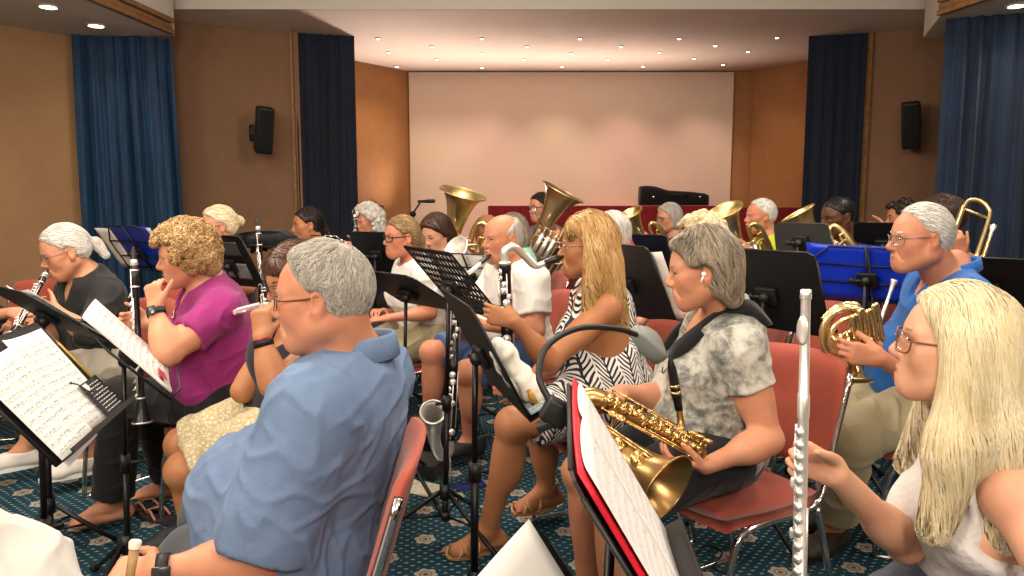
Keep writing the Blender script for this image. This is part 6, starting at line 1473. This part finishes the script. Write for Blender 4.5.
m_ = W(505, 262, 2.62); bass_clarinet('bass clarinet of the woman in the leaf-print dress, silver crook at its top', m_, W(509, 396, 2.60), [W(505, 251, 2.62), W(514, 247, 2.63), W(524, 256, 2.66), W(535, 266, 2.69), W(547, 262, 2.73)], (-1, .2, 0), (-.3, -.95, 0), bell=False, peg=False)
m_ = W(452, 318, 3.52); bass_clarinet('bass clarinet of the bald bearded man, with an upturned silver bell near the floor', W(457, 292, 3.56), W(450, 440, 3.42), [W(457, 282, 3.56), W(463, 276, 3.6), W(470, 272, 3.66), W(482, 262, 3.75)], (-1, -.3, 0), (-.3, -.95, 0), bell_pts=[W(450, 440, 3.42), W(449, 452, 3.42), W(441, 456, 3.40), W(435, 442, 3.37), W(434, 424, 3.30), W(433, 413, 3.2)])
def saxophone():
    T, Bt, E = W(704, 455, 1.98), W(606, 402, 2.12), W(667, 489, 1.86); o = empty('saxophone', lerp(T, Bt, .5), 'golden saxophone lying across the lap of the woman in mottled white top', 'saxophone')
    d = nrm(Bt - T); off = nrm((E - T) - d * np.dot(E - T, d)); fwd = nrm(np.cross(d, off)); fwd = fwd if fwd[1] < 0 else -fwd
    n = nrm(A(-.1, -.75, .65)); s = nrm(np.cross(d, n)); s = s if np.dot(s, off) > 0 else -s
    P = lambda t, a=0, b=0: lerp(T, Bt, t) + n * a + s * b
    m = MB(); m.tube([P(0), P(.35), P(.7), P(1)], [.0135, .019, .025, .030], 20)
    for t in (.04, .5, .97): m.tube([P(t) - d * .006, P(t) + d * .006], .016 + .018 * t, 20)
    m.build('body', M['sax_brass'], o)
    bow = [P(1), P(1.14, 0, .012), P(1.2, 0, .05), P(1.14, 0, .092), P(1, 0, .105)]; m = MB(); m.spline(bow, [.030, .033, .036, .039, .041], 20, 6); m.build('bow', M['sax_brass'], o)
    b0 = bow[-1]; dd = nrm(E - b0); L = np.linalg.norm(E - b0); pr = [(t * L, .041 + .022 * t + .034 * max(0, (t - .62) / .38) ** 2.2) for t in np.linspace(0, 1, 22)]; m = MB(); m.lathe(pr, b0, E, 32); m.lathe([(t, r - .003) for t, r in pr[::-1]], b0, E, 32); Bs = basis(dd, (0, 0, 1)); r = pr[-1][1]
    m.tube([E + (Bs[:, 1] * math.cos(q) + Bs[:, 2] * math.sin(q)) * r for q in np.linspace(0, 2 * math.pi, 33)[:-1]], .0035, 8, closed=True); m.build('bell', M['sax_brass'], o)
    m = MB(); rr = random.Random(3)
    for i, t in enumerate(np.linspace(.06, .95, 13)):
        z = .0095 + .0085 * t; c = P(t, .016 + .016 * t, rr.uniform(-.006, .006)); m.tube([c, c + n * .006], z, 14); m.tube([c + n * .006, c + n * .008], z * .7, 12); m.tube([c + n * .008, c + n * .009 + s * .022 * (1 if i % 2 else -1)], .003, 6)
    for q, (bb, t0, t1) in enumerate(((.024, .04, .55), (.031, .1, .9), (-.024, .06, .6), (-.031, .3, .98), (.036, .45, .97), (-.018, .02, .4))):
        m.tube([P(t0, .020 + .012 * t0, bb), P(t1, .020 + .012 * t1, bb)], .0027, 8)
        for t in np.linspace(t0, t1, 6): m.ball(P(t, .020 + .012 * t, bb), .0045, None, 8); m.tube([P(t, .008, bb * .8), P(t, .020 + .012 * t, bb)], .0022, 6)
    for t in (.1, .18, .26, .34, .52, .6, .68): m.tube([P(t, .034, .004), P(t, .038, .004)], .008, 12)
    for t in (.02, .1, .16): m.ball(P(t, .03, -.03), (.016, .007, .006), basis(d + s * .3, n), 10); m.tube([P(t, .02, -.02), P(t, .03, -.03)], .0028, 6)
    for t in (.78, .86): m.ball(P(t, .034, .036), (.018, .012, .005), basis(d, n), 10)
    m.build('keywork', M['sax_keys'], o)
    m = MB(); e = lambda t, a, q=0: lerp(b0, E, t) + n * a + s * q
    for t, z in ((.15, .021), (.42, .023), (.66, .024)):
        c = e(t, .052 + .015 * t); m.tube([c - n * .008, c], z, 18); 
        for q in (-1, 0, 1): m.tube([c + d * 0 + s * q * z * .8 - n * .012, c + s * q * z * .5 + n * .012, c + n * .013], .002, 6)
    m.tube([e(.02, .05, -.02), e(.8, .062, -.02)], .0027, 8); m.tube([e(.02, .045, -.03), e(.75, .058, -.03)], .0027, 8); m.build('bell_keys', M['sax_keys'], o)
    m = MB(); nk = [T, W(690, 446, 2.02), W(683, 436, 2.07), W(681, 424, 2.1), W(679, 408, 2.11)]; m.spline(nk, [.0125, .0120, .0112, .0105, .0095], 16, 7); m.build('neck', M['sax_brass'], o)
    a, b = W(679, 410, 2.11), W(669, 352, 2.1); dl = nrm(b - a); m = MB(); m.lathe([(0, .0095), (.0, .012), (.03, .0125), (.035, .014), (.09, .0145), (.125, .013), (.15, .008), (.165, .003)], a, b, 16); m.build('mouthpiece', M['black_wood'], o)
    m = MB()
    for t in (.055, .075): m.lathe([(t - .005, .0145), (t - .005, .0165), (t + .005, .0165), (t + .005, .0145)], a, b, 16); m.ball(a + dl * t + A(0, -.018, 0), .004)
    m.build('ligature', M['gold'], o)
saxophone()
def harness():
    p = PEOPLE['sax']; N, f, l, at = p['N'], p['f'], p['l'], p['at']; mb = MB()
    def pad(pts, w):
        P = catmull([A(q) for q in pts], 8); V = []; k = len(P)
        for i, q in enumerate(P):
            t = nrm(P[min(i + 1, k - 1)] - P[max(i - 1, 0)]); o = nrm(q - (N - UP * .06 + f * .0)); sd = nrm(np.cross(t, o)); ww = w * (1 - .75 * (abs(i / (k - 1) - .5) * 2) ** 6)
            V += [q + sd * ww - o * .008, q + sd * ww * .9 + o * .010, q - sd * ww * .9 + o * .010, q - sd * ww - o * .008]
        mb.add(V, [(i * 4 + j, i * 4 + (j + 1) % 4, i * 4 + 4 + (j + 1) % 4, i * 4 + 4 + j) for i in range(k - 1) for j in range(4)] + [(3, 2, 1, 0), tuple((k - 1) * 4 + j for j in range(4))])
    for y in (1, -1): pad([at(1.0, -.13, y * .04), N + l * y * .10 - f * .05 + UP * .062, N + l * y * .105 + f * .035 + UP * .03, at(.86, .135, y * .082), at(.74, .172, y * .06)], .026)
    o = mb.build('sax_harness', M['black_cloth'], p['o']); o['label'] = 'padded black saxophone neck harness'
    m = MB(); m.spline([at(.70, .168, .045), at(.60, .185, .02), at(.585, .19, 0), at(.60, .185, -.02), at(.70, .168, -.045)], .0022, 6, 6); m.build('cord', M['black_cloth'], o)
harness()
def french_horn():
    c = W(852, 340, 2.44); o = empty('french_horn', c, 'golden French horn held by the man in bright blue polo', 'French horn'); R = np.stack((nrm(A(.9, .1, .3)), nrm(A(-.3, -.15, .92)), nrm(A(.15, -.98, -.1))), 1)
    X = lambda u, v, w=0: c + R @ A(u * 1.3, v * .95, w); loop = lambda r, ru=1.0, w=0, u=0, v=0, k=24, a0=0: [X(u + r * ru * math.cos(2 * math.pi * i / k + a0), v + r * math.sin(2 * math.pi * i / k + a0), w + .01 * math.sin(4 * math.pi * i / k)) for i in range(k)]
    m = MB(); m.tube(loop(.115, .62, -.02), .0105, 10, closed=True); m.tube(loop(.095, .62, .0, .0, -.01), .0095, 10, closed=True); m.tube(loop(.105, .55, -.04, .01, .0), .012, 10, closed=True); m.tube(loop(.07, .7, .012, -.005, -.03), .008, 8, closed=True); m.build('coiled_tubing', M['gold'], o)
    m = MB(); th = bell_mesh(m, X(-.035, -.13, .03), R @ A(-.35, -.75, .35), .062, .15, .016, 28); m.spline([th, X(.03, .06, -.03), X(.045, .1, -.03), X(.0, .12, -.035), X(-.05, .09, -.04)], [.016, .0145, .013, .012, .011], 12, 6); m.build('bell', M['gold'], o)
    m = MB(); rr = random.Random(6)
    for i in range(4):
        u = -.005 + .020 * i; m.spline([X(u, -.02, .03), X(u + .004, .085 + .012 * (i % 2), .03), X(u + .010, .098 + .012 * (i % 2), .03), X(u + .016, .085 + .012 * (i % 2), .03), X(u + .013, -.03, .03)], .0072, 10, 5)
    for i in range(3): m.spline([X(-.055 + .018 * i, .05, .02), X(-.055 + .018 * i, -.045, .035), X(-.045 + .018 * i, -.055, .035), X(-.04 + .018 * i, .03, .03)], .0062, 8, 5)
    m.build('tuning_slides', M['gold'], o)
    for i in range(3):
        q = X(-.035 + .03 * i, -.005, .042); m = MB(); m.tube([q - R[:, 2] * .02, q + R[:, 2] * .012], .0155, 16); m.tube([q + R[:, 2] * .012, q + R[:, 2] * .017], .011, 14); m.tube([q + R[:, 2] * .017, q + R[:, 2] * .018 + R[:, 1] * -.035], .003, 6); m.build('rotary_valve', M['gold'], o)
    a, b = W(868, 358, 2.42), W(890, 293, 2.44); m = MB(); m.tube([a, b], [.0065, .005], 10); m.build('leadpipe', M['silver'], o); m = MB(); e = b; m.lathe([(-.01, .005), (.0, .0055), (.03, .0075), (.042, .0105), (.046, .0108), (.046, .007)], e, e + nrm(b - a), 14); m.build('mouthpiece', M['silver'], o)
french_horn()
tuba('big brass tuba at the left, bell above the bowed dark head', W(463, 193, 5.55), (.26, -.2, .94), .175, (0, -1, 0), M['brass'])
tuba('big copper-toned tuba at the right, bell tilted toward the black case', W(563, 192, 5.7), (.46, -.12, .87), .175, (-.1, -1, 0), M['old_brass'])
tuba('silver baritone horn with a bright round bell, beside the white sheets on the wire stand', W(456, 249, 4.55), (-.55, -.65, .5), .085, (-.3, -.5, -.6), M['silver'], 'baritone_horn', .42, None, True)
tuba('brass euphonium left of the woman in glasses by the red table', W(630, 213, 5.9), (-.45, -.25, .85), .10, (0, -1, 0), M['brass'], 'euphonium', .62)
tuba('brass baritone horn played by the man in bright yellow T-shirt', W(725, 210, 4.8), (-.42, -.25, .87), .115, (0, -1, 0), M['brass'], 'baritone_horn', .66)
tuba('brass euphonium of the man in navy T-shirt, valves below his hand', W(798, 213, 4.25), (-.5, .1, .86), .095, (0, -1, 0), M['brass'], 'euphonium', .62)
b = W(962, 232, 3.5); trombone('gold trombone with its tuning slide upright behind the man in bright blue polo', W(930, 300, 3.2), W(940, 282, 3.3) - W(966, 208, 3.55), (.8, .3, .4), M['brass'], .45)
# hand-held stick of the man in faded blue
p = PEOPLE['blue_shirt']; Wr = p['J']['WL']; b0 = W(131, 570, 1.30); b1 = W(135, 545, 1.31); o = empty('stick', b0, 'tan wooden stick with a pale tip held in a fist at the bottom edge', 'stick'); m = MB(); m.tube([b0 + (b0 - b1) * .8, lerp(b0, b1, .85)], [.0075, .009], 12); m.build('shaft', plain('#b08a5c', .4), o); m = MB(); m.lathe([(0, .0105), (.012, .0115), (.016, .009), (.017, 0)], lerp(b0, b1, .85), b1, 14); m.build('tip', plain('#e4ded0', .4), o)
# ------------------------------------------------------------------ things on the floor
def flat(name, label, cat, px, py, w_, l_, rot, mat, th=.004):
    c = WZ(px, py, .0); m = MB(); m.box(c + UP * (th / 2 + .001), (w_, l_, th), Rz(rad(rot)), 0, min(.002, th * .3)); o = m.build(name, mat, origin=c); return tag(o, label, cat), c
o, c = flat('booklet', 'pale booklet lying on the carpet under the perforated stand', 'booklet', 418, 488, .15, .21, 62, plain('#d8d4be', .7, 0, .2, 40))
o, c = flat('phone', 'blue phone lying on the carpet beside the heavy stand', 'phone', 470, 486, .075, .155, -68, plain('#2b2f6e', .25))
flat('instrument_case', 'flat black case on the carpet behind the pale booklet', 'case', 418, 471, .2, .28, 70, M['black_cloth'], .07)
for q, (x, y, r_) in enumerate(((150, 512, 70), (160, 520, 62))):
    c = WZ(x, y, 0); o = empty('flip_flop', c, ('pink-strapped flip-flop lying on the carpet behind the bare foot', 'dark flip-flop lying nearest the thin stand behind the bare foot')[q], 'flip-flop', None, rad(r_)); m = MB(); pts = [(math.cos(t) * .125, math.sin(t) * (.042 if math.cos(t) > 0 else .036)) for t in np.linspace(0, 6.283, 25)[:-1]]
    m.add([(y_, x_, .002) for x_, y_ in pts] + [(y_, x_, .016) for x_, y_ in pts], [tuple(range(24)), tuple(range(47, 23, -1))] + [(i, 24 + i, 24 + (i + 1) % 24, (i + 1) % 24) for i in range(24)], 0, False); m.build('footbed', plain('#2a2224', .7), o, local=True)
    m = MB(); m.spline([(.036, -.02, .015), (.03, .02, .045), (.0, .075, .03), (0, .08, .014)], .005, 6); m.spline([(-.036, -.02, .015), (-.03, .02, .045), (.0, .075, .03)], .005, 6); m.build('thong_strap', plain('#c98a74', .5), o, local=True)
def cable(label, pts, r, mat): m = MB(); P = [WZ(x, y, r + .001) for x, y in pts]; m.spline(P, r, 6, 6); tag(m.build('cable', mat, origin=P[0]), label, 'cable')
cable('black cable curling on the carpet between the stands before the bare foot', [(20, 520), (45, 528), (70, 516), (95, 520), (115, 508)], .004, M['black_plastic'])
cable('thin black cable hanging loose beneath the near stand in front of the saxophone chair', [(690, 560), (705, 545), (722, 552), (715, 568), (735, 574)], .004, M['black_plastic'])
def tote():
    c = floor_at(824, 345, 3.8); o = empty('tote_bag', c, 'flowered cloth bag in red and green standing behind the nearest empty seat', 'bag'); t = NT('flower_print'); v = t.coord(); vo = t.new('ShaderNodeTexVoronoi'); vo.inputs['Scale'].default_value = 14; t.link(v, vo.inputs['Vector'])
    t.set(t.ramp(vo.outputs['Color'], [(.2, lin('#1f2f22')), (.45, lin('#6a2a22')), (.6, lin('#4c5a3a')), (.8, lin('#a8684a'))], 'CONSTANT'), .85); Fd = Field(c - A(.25, .25, .02), c + A(.25, .25, .9), .01); Fd.prim(ell(c + A(0, 0, .3), (.17, .12, .3), None, .05)); Fd.prim(ell(c + A(.03, 0, .55), (.12, .09, .16), None, .05)); Fd.keep(lambda X: .004 - X[2] + 0 * X[0] + 0 * X[1])
    V, Q = Fd.mesh(); V = V + vnormals(V, Q) * (.006 * wav(V, 5, 30))[:, None]; mesh_obj('bag_body', V, Q, t.m, o); m = MB(); m.spline([c + A(-.08, -.04, .62), c + A(-.05, -.04, .8), c + A(.06, -.04, .82), c + A(.1, -.04, .64)], .008, 6); m.build('handle', M['black_cloth'], o)
tote()
def mic_stand():
    c = floor_at(413, 215, 7.2); o = empty('microphone_stand', c, 'black microphone stand with a boom arm against the pale screen edge', 'microphone stand'); top = W(413, 214, 7.2); m = MB(); m.tube([c, top], .011, 8); m.build('pole', M['black_metal'], o); m = MB(); m.lathe([(0, .14), (.02, .14), (.03, .02)], c, c + UP, 20); m.build('base', M['black_metal'], o)
    m = MB(); m.tube([W(409, 219, 7.2), W(420, 203, 7.15)], .009, 8); m.ball(top, .03); m.build('boom', M['black_metal'], o); m = MB(); m.lathe([(0, .012), (.06, .014), (.1, .018), (.17, .018), (.175, .0)], W(418, 201.5, 7.15), W(436, 201, 7.1), 12); m.build('microphone', M['black_plastic'], o)
mic_stand()
# ------------------------------------------------------------------ light and camera
def area(name, loc, size, power, col=(1, .89, .76), target=None, spread=180):
    L = bpy.data.lights.new(name, 'AREA'); L.shape = 'DISK'; L.size = size; L.energy = power; L.color = col; L.spread = rad(spread)
    o = bpy.data.objects.new(name, L); COL.objects.link(o); o.location = loc
    d = Vector(target if target is not None else (loc[0], loc[1], 0)) - Vector(loc); o.rotation_euler = d.to_track_quat('-Z', 'Y').to_euler(); return o
def spot(name, loc, target, power, col, ang=60, blend=.8, rad_=.03):
    L = bpy.data.lights.new(name, 'SPOT'); L.energy = power; L.color = col; L.spot_size = rad(ang); L.spot_blend = blend; L.shadow_soft_size = rad_
    o = bpy.data.objects.new(name, L); COL.objects.link(o); o.location = loc
    d = Vector(target) - Vector(loc); o.rotation_euler = d.to_track_quat('-Z', 'Y').to_euler(); return o
for x in (-2.6, 0.2, 3.0):
    for y in (-1.2, 1.6, 4.2):
        area('hall_ceiling_lamp', (x, y, 3.2), .7, 26)
area('hall_ceiling_lamp', (-3.2, .2, 3.1), .9, 30, target=(0, 3, .8)); area('hall_ceiling_lamp', (.6, -2.2, 3.1), 1.0, 40, target=(.4, 3, .8))
def lamp(loc, power, r=.16, col=(1, .88, .74)):  # unseen point fills, added above the view to brighten ceiling and band
    L = bpy.data.lights.new('hall_fill_light', 'POINT'); L.energy = power; L.shadow_soft_size = r; L.color = col
    o = bpy.data.objects.new('hall_fill_light', L); COL.objects.link(o); o.location = loc
for x, y, pw in ((-2.6, -.4, 125), (.2, -1.4, 130), (2.6, -1.0, 24), (-1.6, 2.6, 70), (1.6, 2.9, 40), (0, 4.4, 42)): lamp((x, y, 2.4 if y < 3 else 2.64), pw)
# stage lamps washing the screen from the ceiling
for px, col, pw in ((430, (1, .84, .6), 22), (482, (1, .68, .62), 32), (560, (1, .86, .62), 30), (632, (1, .64, .58), 34), (712, (1, .68, .58), 28)):
    c = W(px, 70, 9.35); spot('screen_wash_lamp', (c[0], 9.1, ZC - .03), (c[0], 9.96, 1.2), pw * 1.3, col, 75, 1.0, .06)
for px, d, t in ((385, 8.9, (375, 9.5)), (395, 9.2, (398, 9.7)), (760, 9.1, (752, 9.8)), (785, 8.7, (790, 9.25))):
    c = W(px, 120, d); e = W(t[0], 130, t[1]); spot('niche_lamp', (c[0], c[1], ZC - .03), (e[0], e[1], 1.2), 12, (1, .74, .45), 85, 1.0, .05)
for (px, d) in ((482, 7.4), (580, 7.4), (679, 7.4), (432, 8.2), (621, 8.2), (715, 8.2)):
    c = W(px, 120, d); spot('stage_star_lamp', (c[0], d, ZC - .03), (c[0], d, 0), 7, (1, .8, .58), 100, 1.0, .04)
for (x, y) in ((48, 6), (96, 25), (1017, 5)):
    c = WZ(x, y, ZS); spot('soffit_lamp', (c[0], c[1], ZS - .03), (c[0], c[1], 0), 12, (1, .84, .64), 120, 1.0, .05)
for x in (-1.2, .1, 1.4): area('ceiling_fill_light', (x, 9.78, 1.05), .25, 26, (1, .82, .7), target=(x, 7.6, 3.1), spread=110)  # added fills hidden behind the draped table, aimed up to brighten the stage ceiling
w = bpy.data.worlds.new('hall_air'); SC.world = w; w.use_nodes = True; w.node_tree.nodes['Background'].inputs[0].default_value = (1, .85, .7, 1); w.node_tree.nodes['Background'].inputs[1].default_value = .02
cam = bpy.data.cameras.new('camera'); cam.sensor_fit = 'HORIZONTAL'; cam.sensor_width = 36.0; cam.lens = F_PX * 36.0 / 1024.0; cam.clip_start = .02
co = bpy.data.objects.new('camera', cam); COL.objects.link(co); co.location = (0, 0, CAM_H); co.rotation_euler = (math.pi / 2 - PITCH, 0, 0); SC.camera = co
SC.view_settings.view_transform = 'Standard'; SC.view_settings.look = 'None'; SC.view_settings.gamma = 1.0; SC.view_settings.use_curve_mapping = False; SC.view_settings.exposure = 0.15
SC.cycles.use_denoising = True; SC.cycles.max_bounces = 8; SC.cycles.transparent_max_bounces = 12; SC.cycles.sample_clamp_indirect = 4
